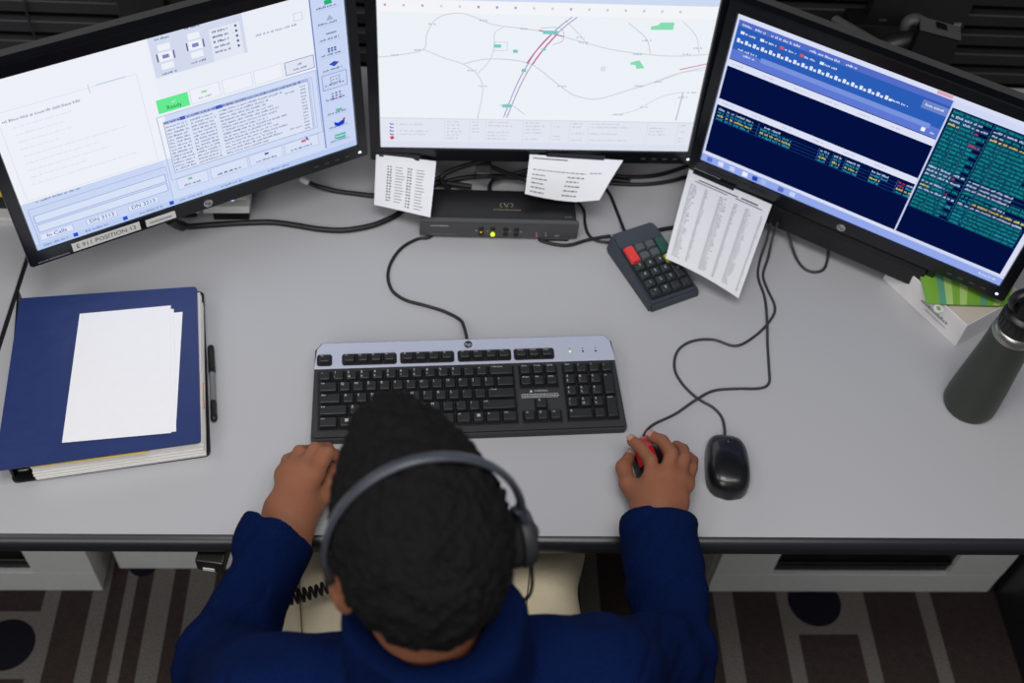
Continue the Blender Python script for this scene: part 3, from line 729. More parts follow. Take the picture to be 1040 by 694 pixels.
obj('mount_plate', b, [M['dark'], M['steel']], aR, world=True)
p0 = aty(848, 19, 0.80); p1 = aty(912, 56, 0.68)
obj('lever', MB().tube([p0, p0.lerp(p1, 0.5), p1], 0.0055, n=10, flat=1.6, smooth=3), M['casing'], aR, world=True)
obj('hinge_cover', MB().tube([aty(918, 32, 0.88), aty(921, 23, 0.88), aty(930, 19, 0.88), aty(940, 23, 0.88)], 0.008, n=10, flat=1.6), M['casing'], aR, world=True)
obj('hinge_body', MB().tube([aty(893, 52, 0.86), aty(912, 45, 0.86), aty(932, 42, 0.86)], 0.022, n=16), M['dark'], aR, world=True)

# ================================================================== KEYBOARD
U = 0.01905
KW, KD = 0.455, 0.160
kyaw = math.radians(3.40)
kb = thing('keyboard', 'wide black computer keyboard with a silver top strip', 'keyboard', (0.0512, 0.2367, D), rotz(kyaw))
KT = Matrix.Translation((0, -KD/2, 0.0145)) @ Matrix.Rotation(math.atan2(0.0215, KD), 4, 'X')   # top plane: y from the front edge, z up from the deck
m = MB()
hw, hb = KW/2, KW/2*0.977
# wedge body
def wedge(mb, z_off, inset, mi):
    out = [(-hw+inset, 0.004), (-hw+inset+0.004, 0.0), (hw-inset-0.004, 0.0), (hw-inset, 0.004), (hb-inset, KD-0.012), (hb-inset-0.010, KD), (-hb+inset+0.010, KD), (-hb+inset, KD-0.012)]
    return out
out = wedge(m, 0, 0, 0)
b = bmesh.new()
top = [b.verts.new(KT @ Vector((x, y, 0))) for x, y in out]
bot = [b.verts.new(Vector((x, y-KD/2, 0.002))) for x, y in out]
ft = b.faces.new(top); b.faces.new(bot[::-1])
for i in range(8): b.faces.new((bot[i], bot[(i+1) % 8], top[(i+1) % 8], top[i]))
bmesh.ops.bevel(b, geom=list(ft.edges), offset=0.003, segments=2, affect='EDGES')
m.bm(b)
for x in (-0.19, 0.19):
    m.box((x-0.012, -0.072, 0.0), (x+0.012, -0.062, 0.0025)); m.box((x-0.012, 0.060, 0.0), (x+0.012, 0.070, 0.0025))
obj('body', m, M['kbody'], kb)
m = MB()
sy0 = 0.1135
q = [(-hw*0.983, sy0), (hw*0.983, sy0), (hb-0.003, KD-0.013), (hb-0.011, KD-0.003), (-hb+0.011, KD-0.003), (-hb+0.003, KD-0.013)]
m.prism(q, 0.0002, 0.0016, bev=0.0008, T=KT)
so = obj('silver_strip', m, M['silver'], kb); so['label'] = 'silver strip along the top'
x0 = -hw + 0.0105
R0 = 0.0135
wl = MB()
wl.prism(rrect(15*U+0.003, 5*U+0.002, 0.002, cx=x0+7.5*U, cy=R0+2.5*U), 0.0002, 0.0008, T=KT)
xn, xp = x0+15*U+0.0072, x0+18*U+0.0152
wl.prism(rrect(3*U+0.002, 2*U+0.002, 0.002, cx=xn+1.5*U, cy=R0+4*U), 0.0002, 0.0008, T=KT)
wl.prism(rrect(3*U+0.002, U+0.002, 0.002, cx=xn+1.5*U, cy=R0+0.5*U), 0.0002, 0.0008, T=KT)
wl.prism(rrect(U+0.002, U+0.002, 0.002, cx=xn+1.5*U, cy=R0+1.5*U), 0.0002, 0.0008, T=KT)
wl.prism(rrect(4*U+0.002, 5*U+0.002, 0.002, cx=xp+2*U, cy=R0+2.5*U), 0.0002, 0.0008, T=KT)
FY = 0.1275
fg = [(x0-0.001, 1), (x0+0.0355, 4), (x0+0.1205, 4), (x0+0.2055, 4), (x0+0.2895, 3)]
for fx, n in fg: wl.prism(rrect(n*0.0193+0.003, 0.0195, 0.004, cx=fx+n*0.0193/2, cy=FY), 0.0014, 0.0021, T=KT)
obj('key_wells', wl, M['well'], kb)
lg = MB()
lg.lathe([(0.0062, 0.0017), (0.0062, 0.0021)], 0, n=24, T=KT @ Matrix.Translation((0.004, 0.1475, 0))); lg.text('hp', 0.0095, 1, KT @ Matrix.Translation((0.004, 0.1475, 0.0024)))
obj('logo', lg, [M['well'], M['silver']], so)
le = MB()
for i in range(3):
    le.box((xp+0.014+i*0.0195, FY+0.001, 0.0015), (xp+0.0165+i*0.0195, FY+0.0035, 0.0022), 0 if i == 0 else 1, T=KT)
    le.box((xp+0.0145+i*0.0195, FY+0.007, 0.0015), (xp+0.016+i*0.0195, FY+0.0085, 0.0018), 1, T=KT)
obj('indicator_lights', le, [M['ledy'], M['kbody']], so)
wn = MB()
wn.text('WARNING', 0.0042, 0, KT @ Matrix.Translation((xn+1.6*U, R0+2.72*U, 0.0006)))
wn.add([(xn+0.7*U, R0+2.62*U, 0.0006), (xn+0.95*U, R0+2.62*U, 0.0006), (xn+0.825*U, R0+2.85*U, 0.0006)], [(0, 1, 2)], 0, KT)
for j in range(3):
    x = xn+0.001
    while x < xn+3*U-0.002:
        w_ = random.uniform(0.0015, 0.004); wn.box((x, R0+2.42*U-j*0.0026, 0.0003), (x+w_, R0+2.42*U-j*0.0026+0.0010, 0.0006), 0, T=KT); x += w_+0.0009
obj('warning_print', wn, M['legend'], kb)

KEYS = []
def K(cx, cy, w=1.0, h=1.0, lg='', sm=False): KEYS.append((cx, cy, w, h, lg, sm))
def krow(y, items, x):
    for w, l in items: K(x+w*U/2, R0+(y+0.5)*U, w, 1, l); x += w*U
krow(4, [(1, '~')] + [(1, c) for c in '1234567890'] + [(1, '-'), (1, '+'), (2, '\u2190 Backspace')], x0)
krow(3, [(1.5, 'Tab')] + [(1, c) for c in 'QWERTYUIOP'] + [(1, '['), (1, ']'), (1.5, '\\')], x0)
krow(2, [(1.75, 'Caps')] + [(1, c) for c in 'ASDFGHJKL'] + [(1, ';'), (1, '\''), (2.25, '\u2190 Enter')], x0)
krow(1, [(2.25, 'Shift')] + [(1, c) for c in 'ZXCVBNM'] + [(1, ','), (1, '.'), (1, '/'), (2.75, 'Shift')], x0)
krow(0, [(1.5, 'Ctrl'), (1.25, '#'), (1.25, 'Alt'), (6.25, ''), (1.25, 'Alt'), (1.0, '#'), (1.25, '='), (1.25, 'Ctrl')], x0)
krow(4, [(1, 'Insert'), (1, 'Home'), (1, 'Pg Up')], xn); krow(3, [(1, 'Delete'), (1, 'End'), (1, 'Pg Dn')], xn)
krow(1, [(1, '\u2191')], xn+U); krow(0, [(1, '\u2190'), (1, '\u2193'), (1, '\u2192')], xn)
krow(4, [(1, 'Num'), (1, '/'), (1, '*'), (1, '-')], xp); krow(3, [(1, '7'), (1, '8'), (1, '9')], xp); krow(2, [(1, '4'), (1, '5'), (1, '6')], xp); krow(1, [(1, '1'), (1, '2'), (1, '3')], xp); krow(0, [(2, '0'), (1, '.')], xp)
K(xp+3.5*U, R0+3*U, 1, 2, '+'); K(xp+3.5*U, R0+1*U, 1, 2, 'Enter')
for (fx, n), ls in zip(fg, (['Esc'], ['F1', 'F2', 'F3', 'F4'], ['F5', 'F6', 'F7', 'F8'], ['F9', 'F10', 'F11', 'F12'], ['Prt Sc', 'Scroll', 'Pause'])):
    for i, l in enumerate(ls): K(fx+(i+0.5)*0.0193, FY, 0.98, 0.86, l, True)
def key_mb(mb, cx, cy, w, h, l, sm):
    bw, bh = w*U-0.0010, h*U-0.0010; tw_, th = bw-0.0046, bh-0.0048; z0 = 0.0021 if sm else 0.0008; hh = 0.0062 if sm else 0.0068
    mb.prism(rrect(bw, bh, 0.0012, 3, cx, cy), z0, z0+hh, 0, bev=0.0008, seg=1, T=KT, top=rrect(tw_, th, 0.0022, 3, cx, cy+0.0008))
    if l == '#':
        for dx in (-0.0013, 0.0013):
            for dy in (-0.0012, 0.0012): mb.box((cx+dx-0.001, cy+0.002+dy-0.0009, z0+hh), (cx+dx+0.001, cy+0.002+dy+0.0009, z0+hh+0.0003), 1, T=KT)
    elif l:
        big = len(l) == 1; sz = 0.0056 if big else 0.0034
        if len(l) > 6: sz = 0.0032
        px = cx-tw_/2+0.0012
        mb.text(l, sz, 1, KT @ Matrix.Translation((px if not sm else cx-tw_/2+0.001, cy+0.0008+th/2-sz*0.62, z0+hh+0.0003)), align='LEFT')
        if big and l in '1234567890' and w == 1: mb.text({'1': '!', '2': '@', '3': '#', '4': '$', '5': '%', '6': '^', '7': '&', '8': '*', '9': '(', '0': ')'}[l], 0.0042, 1, KT @ Matrix.Translation((px, cy-0.0026, z0+hh+0.0003)), align='LEFT')
hidden = [k for k in KEYS if k[4] in ('', 'V', 'C', 'B', 'X')]
rest = MB()
for k in KEYS:
    if k in hidden: key_mb(rest, *k)
    else:
        mb = MB(); key_mb(mb, *k); obj('key', mb, [M['key'], M['legend']], kb)
ro = obj('key', rest, [M['key'], M['legend']], kb); ro['kind'] = 'stuff'

# ================================================================== CABLES
def cable(label, pts, r, mt='rubber', group=None, ends=()):
    P = [(q if isinstance(q, Vector) else (at(q[0], q[1], q[2] if len(q) > 2 else r))) for q in pts]
    for i, q in enumerate(P):
        if q.z < D + r and q.y > -0.014: P[i] = Vector((q.x, q.y, D+r+0.0002))
    mb = MB().tube(P, r, n=10, smooth=6)
    o = obj('cable', mb, M[mt], loc=P[0]); tag(o, label, 'cable', group or 'cables on the desk')
    return o
kbk = KT @ Vector((0.004, KD-0.001, -0.006)); kbk = ROOT[kb.name] @ kbk
cable('black cable looping from the keyboard back to the switch box', [kbk, (471, 331, .012), (466, 324, .004), (450, 316), (430, 310), (412, 305), (399, 296), (394, 282), (397, 267), (408, 252), (424, 243), (438, 240, .003), Vector((0.02, 0.60, D+.003))], 0.0026)
mL0 = ROOT[mL.name] @ Vector((0.0, 0.02, -SH/2-BOTB-0.03))
tp = MB().tube([at(166, 214, .055), at(174, 222, .045), at(183, 229, .022)], 0.0075, n=12, smooth=3)
c1 = cable('thick black cable running from under the left monitor towards the switch box', [at(178, 226, .028), (190, 230, .012), (210, 229), (240, 227), (275, 226), (300, 229), (325, 233), (350, 234), (375, 230), (392, 224), (405, 217), (414, 208), (424, 197, .006), (440, 186, .008), Vector((0.06, 0.668, D+.012))], 0.0048)
tp = MB().tube([at(172, 223, .050), at(178, 227, .030), at(186, 230, .015)], 0.0085, n=12, smooth=3)
inv = c1.location; obj('plug', MB().add([Vector(v)-inv for v in tp.V], tp.F), M['black'], c1)
c2 = cable('black cable with a pale plug end emerging under the right end of the left monitor', [(312, 185, .03), (322, 189, .012), (340, 194), (362, 197), (384, 199), (405, 195), (430, 188, .01), (452, 178, .02)], 0.0042)
tp = MB().tube([at(305, 181, .036), at(313, 185.5, .028)], 0.0055, n=12, smooth=0)
inv = c2.location; po = obj('plug', MB().add([Vector(v)-inv for v in tp.V], tp.F), M['phone'], c2); po['label'] = 'pale plug end'
ym = 0.72
kb_ = [Vector((0.03, 0.632, D+.025)), Vector((0.09, 0.632, D+.025)), Vector((0.15, 0.632, D+.025)), Vector((0.2, 0.632, D+.025))]
cable('black cable arching behind the small white note on the middle monitor', [kb_[0], (448, 181, .03), (462, 172, .045), (478, 167, .06), (490, 164, .07), (498, 160, .08)], 0.0042)
cable('black cable drooping low behind the switch box to the left', [(420, 196), (445, 187, .006), (470, 181, .008), (500, 179, .01), (530, 181, .01), (560, 179, .006), (600, 180), (640, 185)], 0.0042)
cable('black cable bending from the dark plug down to the switch box', [(492, 166, .06), (505, 172, .045), (520, 178, .03), (535, 184, .02), kb_[2]], 0.0042)
cable('black cable crossing straight over the gap behind the switch box', [kb_[1], (500, 184, .02), (525, 176, .025), (550, 168, .05), (560, 161, .07)], 0.0036)
cable('black cable lying under the middle monitor towards the right, upper', [(590, 172, .02), (615, 177, .008), (640, 180), (668, 178), (695, 170), (720, 160)], 0.0036)
cable('black cable lying under the middle monitor towards the right, lower', [(560, 178, .015), (600, 184, .006), (630, 187), (660, 187), (690, 182), (715, 172)], 0.0036)
o = obj('plug', MB().box((-0.013, -0.02, -0.010), (0.013, 0.02, 0.010), bev=0.002, T=Matrix.Translation(at(491, 168, .055)) @ Matrix.Rotation(R(25), 4, 'X')), M['black']); tag(o, 'dark video plug hanging under the middle monitor', 'plug')
kp_dir = math.atan2(0.039, 0.085)
cable('thin black cable curving down from the white middle note to the keypad', [(614, 190), (620, 199), (625, 211), (630, 224), (634, 234, .012)], 0.0026)
cable('thin black cable from the switch box to the left corner of the keypad', [Vector((0.22, 0.556, D+.004)), (548, 243), (562, 248), (578, 249), (596, 244), (612, 241), (620, 240, .008)], 0.0030)
cable('thin black cable slanting from the switch box side to the keypad', [Vector((0.225, 0.655, D+.012)), (592, 212, .006), (594, 226, .004), (597, 237), (604, 244), (616, 246, .004), (624, 246, .004)], 0.0024)
cable('black cable passing from behind the keypad under the large white list', [(652, 238), (668, 234), (686, 231), (710, 230), (740, 235)], 0.0036)
cable('thin grey cable loop hanging below the right monitor', [(798, 228, .04), (803, 246, .012), (809, 263), (817, 273), (827, 276.5), (836, 274), (840, 265), (841, 252, .012), (838, 240, .03)], 0.0024, 'cable')
cable('thin cable of the plain black mouse looping left over the desk', [(736, 443, .012), (736, 436, .006), (733, 424), (724, 414), (708, 404.5), (693, 390), (685, 374), (688, 357), (702, 347), (724, 345), (747, 351.5), (766, 342), (782, 326), (787, 312), (779, 293), (775, 279), (780, 262, .008), (784, 244, .02), (790, 226, .05)], 0.0021, 'cable')
cable('thin cable of the red and black mouse bending at a sharp corner', [(653, 447, .012), (655, 440, .006), (664, 431), (686, 420.5), (707, 406, .0045), (725, 397), (748, 395), (772, 394.5), (781, 389), (781, 375), (779.5, 350), (779, 325, .0045), (776.5, 302), (770, 282), (771.5, 266), (778, 246, .015), (783, 226, .05)], 0.0021, 'cable')

# ================================================================== SWITCH BOX
kv = thing('switch_box', 'flat black switch box with a glowing yellow light below the middle monitor', 'switch box', (0.1045, 0.559, D))
w, dp, h = 0.131, 0.073, 0.040
m = MB().box((-w+0.004, 0.004, 0.0062), (w-0.004, dp, h), bev=0.002)
for sx in (-0.1, 0.1):
    for sy in (0.015, 0.06): m.lathe([(0.006, 0.0), (0.006, 0.007)], n=14, T=Matrix.Translation((sx, sy, 0)))
kvb = obj('body', m, M['dark'], kv)
fpm = MB().box((-w, -0.003, 0.0055), (w, 0.006, h+0.0006), bev=0.002).box((-w+0.012, -0.0036, 0.006), (w-0.012, -0.0028, h-0.004)); m = MB()
x = -w+0.018
for i in range(12): m.box((x, -0.0039, 0.029), (x+0.0018, -0.0035, 0.0305), 0); x += 0.0025
x = -w+0.018
for i in range(14): m.box((x, -0.0039, 0.010), (x+0.0022, -0.0035, 0.0108), 1); x += 0.003
for bx in (-0.038, -0.019, 0.018, 0.036): m.box((bx-0.001, -0.0039, 0.0195), (bx+0.001, -0.0035, 0.0205), 0)
for i in range(3): m.box((0.061+i*0.0155, -0.0039, 0.010), (0.064+i*0.0155+(0.005 if i == 2 else 0), -0.0035, 0.014), 2 if i == 0 else 1)
for i in range(2): m.box((0.061+i*0.0155, -0.0039, 0.017), (0.0625+i*0.0155, -0.0035, 0.019), 0)
fpm.add(m.V, m.F); fpm.M[-len(m.M):] = [k+1 for k in m.M]
fp = obj('front_panel', fpm, [M['casing'], M['legend'], M['greytext'], M['ledp']], kv)
for i, bx in enumerate((-0.030, -0.0105, 0.0105, 0.028)):
    m = MB()
    m.lathe([(0.0042, 0), (0.0042, 0.0014), (0.0034, 0.002)], n=20, T=Matrix.Translation((bx, -0.0034, 0.025)) @ Matrix.Rotation(R(90), 4, 'X'))
    m.lathe([(0.0042, 0), (0.0042, 0.0014), (0.0034, 0.002)], n=20, T=Matrix.Translation((bx, -0.0034, 0.0135)) @ Matrix.Rotation(R(90), 4, 'X'))
    obj('button', m, M['black'], fp)
o = obj('light', MB().lathe([(0.0036, 0), (0.0036, 0.003), (0.0024, 0.0042)], n=20, T=Matrix.Translation((-0.0105, -0.0042, 0.0145)) @ Matrix.Rotation(R(90), 4, 'X')), M['ledy'], fp); o['label'] = 'glowing yellow light'
o = obj('light', MB().lathe([(0.0014, 0), (0.0014, 0.001)], n=12, T=Matrix.Translation((-0.030, -0.0054, 0.019)) @ Matrix.Rotation(R(90), 4, 'X')), M['ledo'], fp); o['label'] = 'small amber light'
m = MB()
# mark on the top: little gold arcs, a V and a fine line of print
zt = h+0.0004
for sgn in (-1, 1):
    for r_ in (0.0085,):
        P = [(0.012+sgn*(r_*math.cos(a)+0.002), 0.037+r_*0.75*math.sin(a), zt) for a in [R(-50+10*i) for i in range(11)]]
        m.tube(P, 0.0004, 3, n=5, smooth=0)
m.tube([(0.008, 0.042, zt), (0.012, 0.032, zt), (0.016, 0.042, zt)], 0.0006, 3, n=5, smooth=0)
x = -0.010
while x < 0.034: m.box((x, 0.026, h), (x+0.0016, 0.0268, zt), 3); x += 0.0024
for i in range(3): m.box((w-0.022+i*0.004, 0.012, h), (w-0.020+i*0.004, 0.0135, zt), 1)
obj('top_print', m, [M['legend'], M['greytext'], M['ledp'], M['gold']], kvb)

# ================================================================== KEYPAD
kp = thing('keypad', 'slate numeric keypad with a red and a green key under the large white list', 'keypad', (0.3535, 0.490, D), rotz(kp_dir))
pw, pl = 0.096, 0.152
m = MB()
b = bmesh.new()
o_ = [(-pw/2, -pl/2), (pw/2, -pl/2), (pw/2*0.94, pl/2-0.006), (pw/2*0.86, pl/2), (-pw/2*0.86, pl/2), (-pw/2*0.94, pl/2-0.006)]
zt_ = lambda y: 0.014 + (y+pl/2)/pl*0.022
bt = [b.verts.new((x, y, 0.001)) for x, y in o_]; tp_ = [b.verts.new((x*0.93, y*0.965, zt_(y))) for x, y in o_]
ft = b.faces.new(tp_); b.faces.new(bt[::-1])
for i in range(6): b.faces.new((bt[i], bt[(i+1) % 6], tp_[(i+1) % 6], tp_[i]))
bmesh.ops.bevel(b, geom=[e for e in b.edges if not all(abs(v.co.z-0.001) < 1e-5 for v in e.verts)], offset=0.0035, segments=2, affect='EDGES')
obj('body', m.bm(b), M['slate'], kp)
PT = Matrix.Translation((0, -pl/2, 0.014)) @ Matrix.Rotation(math.atan2(0.022, pl), 4, 'X')
gx = [-0.0285, -0.0095, 0.0095, 0.0285]; gy = [0.0215+0.0172*i for i in range(6)]
obj('key_well', MB().prism(rrect(0.079, 0.1065, 0.003, cx=0, cy=gy[0]+2.5*0.0172), 0.0, 0.0012, T=PT), M['well'], kp)
def padkey(c, r0, r1, mt, l='', label=None):
    y0 = gy[r0]; y1 = gy[r1]; cy = (y0+y1)/2; hh = y1-y0+0.0157; mb = MB()
    mb.prism(rrect(0.0176, hh, 0.0015, 3, gx[c], cy), 0.001, 0.0075, 0, bev=0.0008, seg=1, T=PT, top=rrect(0.0140, hh-0.0036, 0.002, 3, gx[c], cy+0.0005))
    if l: mb.text(l, 0.0075 if len(l) == 1 else 0.0042, 1, PT @ Matrix.Translation((gx[c], cy+0.001, 0.0078)))
    o = obj('key', mb, [M[mt], M['legend']], kp)
    if label: o['label'] = label
padkey(0, 4, 5, 'redkey', '', 'tall red key'); padkey(3, 4, 5, 'greenkey', '', 'tall dark green key')
for c in (1, 2):
    for r_ in (4, 5): padkey(c, r_, r_, 'greykey')
padkey(3, 3, 3, 'yellowkey', '', 'yellow key')
for i, n in enumerate('789456123'): padkey(i % 3, 3-i//3, 3-i//3, 'padkey', n)
padkey(3, 1, 2, 'padkey', '+'); padkey(0, 0, 0, 'padkey', '*'); padkey(1, 0, 0, 'padkey', '0'); padkey(2, 0, 0, 'padkey', '.'); padkey(3, 0, 0, 'padkey', '-')

# ================================================================== PAPERS
def sheet(name, label, TLp, TRp, BRp, BLp, bulge, ink, nu=10, nv=14, curl=None, thick=0.0003):
    TLp, TRp, BRp, BLp = map(Vector, (TLp, TRp, BRp, BLp))
    nrm = (TRp-TLp).cross(TLp-BLp).normalized()
    def pt(u, v):
        p = TLp.lerp(TRp, u).lerp(BLp.lerp(BRp, u), v) + nrm*bulge(u, v)
        return p
    def pn(u, v, e=0.01):
        a = pt(u+e, v)-pt(u-e, v); c = pt(u, v-e)-pt(u, v+e); return a.cross(c).normalized()
    mb = MB(); V = []; F = []
    for s_ in (1, -1):
        for j in range(nv+1):
            for i in range(nu+1): V.append(pt(i/nu, j/nv)+pn(i/nu, j/nv)*thick*s_)
    q = nu+1; N_ = q*(nv+1)
    for j in range(nv):
        for i in range(nu):
            a = j*q+i; F.append((a, a+q, a+q+1, a+1)); F.append((N_+a, N_+a+1, N_+a+q+1, N_+a+q))
    for j in range(nv):
        a = j*q; F.append((a, N_+a, N_+a+q, a+q)); a = j*q+nu; F.append((a, a+q, N_+a+q, N_+a))
    for i in range(nu):
        a = i; F.append((a, a+1, N_+a+1, N_+a)); a = nv*q+i; F.append((a, N_+a, N_+a+1, a+1))
    mb.add(V, F, 0)
    for u0, v0, u1, v1, k in ink:
        n_ = max(1, int((u1-u0)*nu)+1)
        for i in range(n_):
            ua, ub = u0+(u1-u0)*i/n_, u0+(u1-u0)*(i+1)/n_
            mb.add([pt(a, c)+pn(a, c)*(thick+0.00025) for a, c in ((ua, v0), (ua, v1), (ub, v1), (ub, v0))], [(0, 1, 2, 3)], k)
    t = thing(name, label, 'paper', pt(0.5, 0.0), None, 'printed papers taped to the monitors')
    obj('sheet', mb, [M['paper'], M['ink'], M['inkd']], t, world=True, sharp=60)
    return t, pt, pn
def tape(t, pt, pn, u0, u1, lift):
    m = MB(); a = pt(u0, 0.03); c = pt(u1, 0.03); d = (pt((u0+u1)/2, 0)-pt((u0+u1)/2, 0.1)).normalized(); n = pn((u0+u1)/2, 0.05)
    V = [a-d*0.0005+n*0.0008, c-d*0.0005+n*0.0008, c+d*lift+n*0.0012, a+d*lift+n*0.0012]
    V += [v-n*0.0003 for v in V]
    m.add(V, [(0, 1, 2, 3), (7, 6, 5, 4), (0, 4, 5, 1), (1, 5, 6, 2), (2, 6, 7, 3), (3, 7, 4, 0)]); o = obj('tape', m, M['tape'], t, world=True); o['label'] = 'strip of clear tape'
def inkrows(u, v, w, n, dv, h, k, dens=0.85, jit=0.3):
    out = []
    for i in range(n):
        x = u; end = u+w*random.uniform(1-jit, 1)
        while x < end:
            ww = random.uniform(0.02, 0.06); out.append((x, v+i*dv, min(x+ww, end), v+i*dv+h, k)); x += ww+0.012
    return out
def on_bezel(Tm, px, py, off):             # point on the face of a monitor, `off` in front of it
    o = Tm.translation if hasattr(Tm, 'translation') else None
    n = (Tm.to_3x3() @ Vector((0, -1, 0))); p0 = Tm.translation + n*off; d = ray(px, py)
    return CAM + d*((p0-CAM).dot(n)/d.dot(n))
MC, MR, ML = ROOT[mC.name], ROOT[mR.name], ROOT[mL.name]
# small note with two columns of letters
ink = []
for c, (ul, us, n) in enumerate(((0.20, 0.34, 13), (0.54, 0.69, 14))):
    for i in range(n):
        v = 0.20+i*0.054
        for k in range(2): ink.append((ul+k*0.045, v, ul+k*0.045+random.uniform(0.02, 0.035), v+0.024, 2))
        ink += [(us, v+0.008, us+random.uniform(0.10, 0.16), v+0.020, 1)]
TLp = on_bezel(MC, 382, 157, 0.006); TRp = on_bezel(MC, 443, 164, 0.010)
t, pt, pn = sheet('paper_note', 'small white note with two columns of letters taped under the middle monitor', TLp, TRp, at(437, 221, 0.047), at(380, 208, 0.040), lambda u, v: 0.004*math.sin(PI*v)+0.003*math.sin(PI*u), ink)
tape(t, pt, pn, 0.05, 0.72, 0.009)
# curled sheet
ink = [(0.04, 0.09, 0.42, 0.115, 2)] + inkrows(0.06, 0.40, 0.62, 1, 0.06, 0.022, 1, jit=0) + inkrows(0.72, 0.38, 0.14, 1, 0.06, 0.022, 1)
for i in range(5): ink += inkrows(0.06, 0.52+i*0.095, 0.20, 1, 0.1, 0.028, 1); ink += inkrows(0.48, 0.50+i*0.095, 0.20, 1, 0.1, 0.028, 1)
TLp = on_bezel(MC, 538, 157, 0.006); TRp = on_bezel(MC, 633, 163, 0.018)
t, pt, pn = sheet('paper_note', 'white printed sheet with a curling right corner taped under the middle monitor', TLp, TRp, aty(608, 206, TRp.y-0.065), aty(533, 197, TLp.y-0.065), lambda u, v: 0.008*math.sin(PI*v)-0.010*math.sin(PI*u)*v+0.012*max(0, u-0.7)*v*3, ink)
tape(t, pt, pn, 0.18, 0.80, 0.008)
# long list
ink = [(0.14, 0.075, 0.62, 0.088, 2), (0.66, 0.068, 0.86, 0.084, 2), (0.10, 0.105, 0.50, 0.116, 1), (0.60, 0.100, 0.92, 0.112, 1)]
for ul, w_ in ((0.06, 0.11), (0.24, 0.055), (0.42, 0.11), (0.60, 0.055), (0.74, 0.10), (0.93, 0.035)):
    ink += inkrows(ul, 0.15+random.uniform(0, 0.02), w_, 44, 0.0182, 0.0060, 1, jit=0.55)
TLp = on_bezel(MR, 700, 172, 0.005); TRp = on_bezel(MR, 784, 208, 0.008)
nR = MR.to_3x3() @ Vector((0, -1, 0))
BRp = at(750, 303, 0.030); BLp = at(676, 262.5, 0.046)
t, pt, pn = sheet('paper_list', 'large white sheet of printed columns hanging from the right monitor', TLp, TRp, BRp, BLp, lambda u, v: 0.006*math.sin(PI*v)+0.006*math.sin(PI*u)*v, ink, nv=20)
tape(t, pt, pn, 0.05, 0.55, 0.010)

# ================================================================== BINDER, SHEETS, PEN
by = R(9.8)
cx_, cy_ = -0.4645, 0.247
bd = thing('binder', 'thick blue vinyl ring binder lying on the left of the desk', 'binder', (cx_, cy_, D), rotz(by))
BI = ROOT[bd.name].inverted()
def bl(px, py, h): v = BI @ at(px, py, h); return v.x, v.y
BH = 0.045
cTL, cTR, cBR, cBL = [bl(*q, BH) for q in ((20, 303), (200, 291), (204, 449), (-6, 478))]
w_ = 0.262; hw_ = w_/2; hl = 0.146
def roundq(P, r_):
    pts = []
    for i in range(4):
        a, b2, c2 = Vector(P[i-1]), Vector(P[i]), Vector(P[(i+1) % 4]); d1 = (a-b2).normalized(); d2 = (c2-b2).normalized()
        for q in (0, 0.25, 0.5, 0.75, 1):       # a curve from one side to the other
            p = (b2+d1*r_)*(1-q)**2 + b2*2*q*(1-q) + (b2+d2*r_)*q*q; pts.append(tuple(p))
    return pts
bk = [bl(12, 491, .002), bl(214, 463, .002), bl(207, 296, .002), bl(24, 309, .002)]
obj('back_cover', MB().prism(roundq(bk, 0.009), 0.0, 0.0035, bev=0.001), M['vblack'], bd)
V = []; 
def cover(mb, inset, z0, z1, mi):
    P = [cBL, cBR, cTR, cTL]; c = Vector((sum(p[0] for p in P)/4, sum(p[1] for p in P)/4))
    out = []
    for p in P:
        v = Vector(p); d = (c-v); out.append(tuple(v + d*(inset/d.length)))
    # rounded, gently waved outline
    mb.prism(roundq(out, 0.005), z0, z1, mi, bev=0.0012)
m = MB(); cover(m, 0.0, BH-0.003, BH, 0); obj('front_cover', m, M['vinyl'], bd)
m = MB(); cover(m, 0.001, BH-0.0042, BH-0.0031, 0); obj('lining', m, M['vblack'], bd)
obj('spine', MB().prism([(bk[0][0]+0.001, bk[0][1]+0.008), (bk[0][0]+0.004, bk[0][1]+0.008), (bk[3][0]+0.004, bk[3][1]-0.008), (bk[3][0]+0.001, bk[3][1]-0.008)], 0.0036, BH-0.0045), M['vblack'], bd)
# pages: several slightly shifted blocks
pg = [bl(31, 475, .036), bl(206, 450, .036), bl(203.5, 298, .036), bl(40, 308, .036)]
m = MB(); z = 0.004
for i in range(11):
    dz = 0.0031; dx = random.uniform(-0.0012, 0.0012); dy = random.uniform(-0.001, 0.001)
    m.prism([(x+dx, y+dy) for x, y in pg], z, z+dz-0.00015); z += dz
obj('pages', m, M['page'], bd)
yp = [bl(31, 473, z), bl(150, 457.5, z), bl(150, 304, z), bl(40, 308, z)]
o = obj('divider_sheet', MB().prism([(x, y-0.0045) for x, y in yp], z, z+0.0012), M['yellowp'], bd); o['label'] = 'yellow divider sheet'
ta, tb = bl(203, 416, .030), bl(203, 389, .030)
o = obj('index_tab', MB().box((ta[0]-0.004, ta[1], 0.030), (ta[0]+0.0065, tb[1], 0.0312), bev=0.0004), M['orange'], bd); o['label'] = 'orange index tab'
m = MB()
for yy in (-0.108, 0.0, 0.108):
    m.tube([(-hw_+0.012, yy, 0.006), (-hw_+0.010, yy, 0.020), (-hw_+0.016, yy, 0.032), (-hw_+0.030, yy, 0.036), (-hw_+0.036, yy, 0.028), (-hw_+0.036, yy, 0.008)], 0.0016, n=8)
m.box((-hw_+0.006, -0.135, 0.0036), (-hw_+0.022, 0.135, 0.006), bev=0.001)
obj('rings', m, M['steel'], bd)
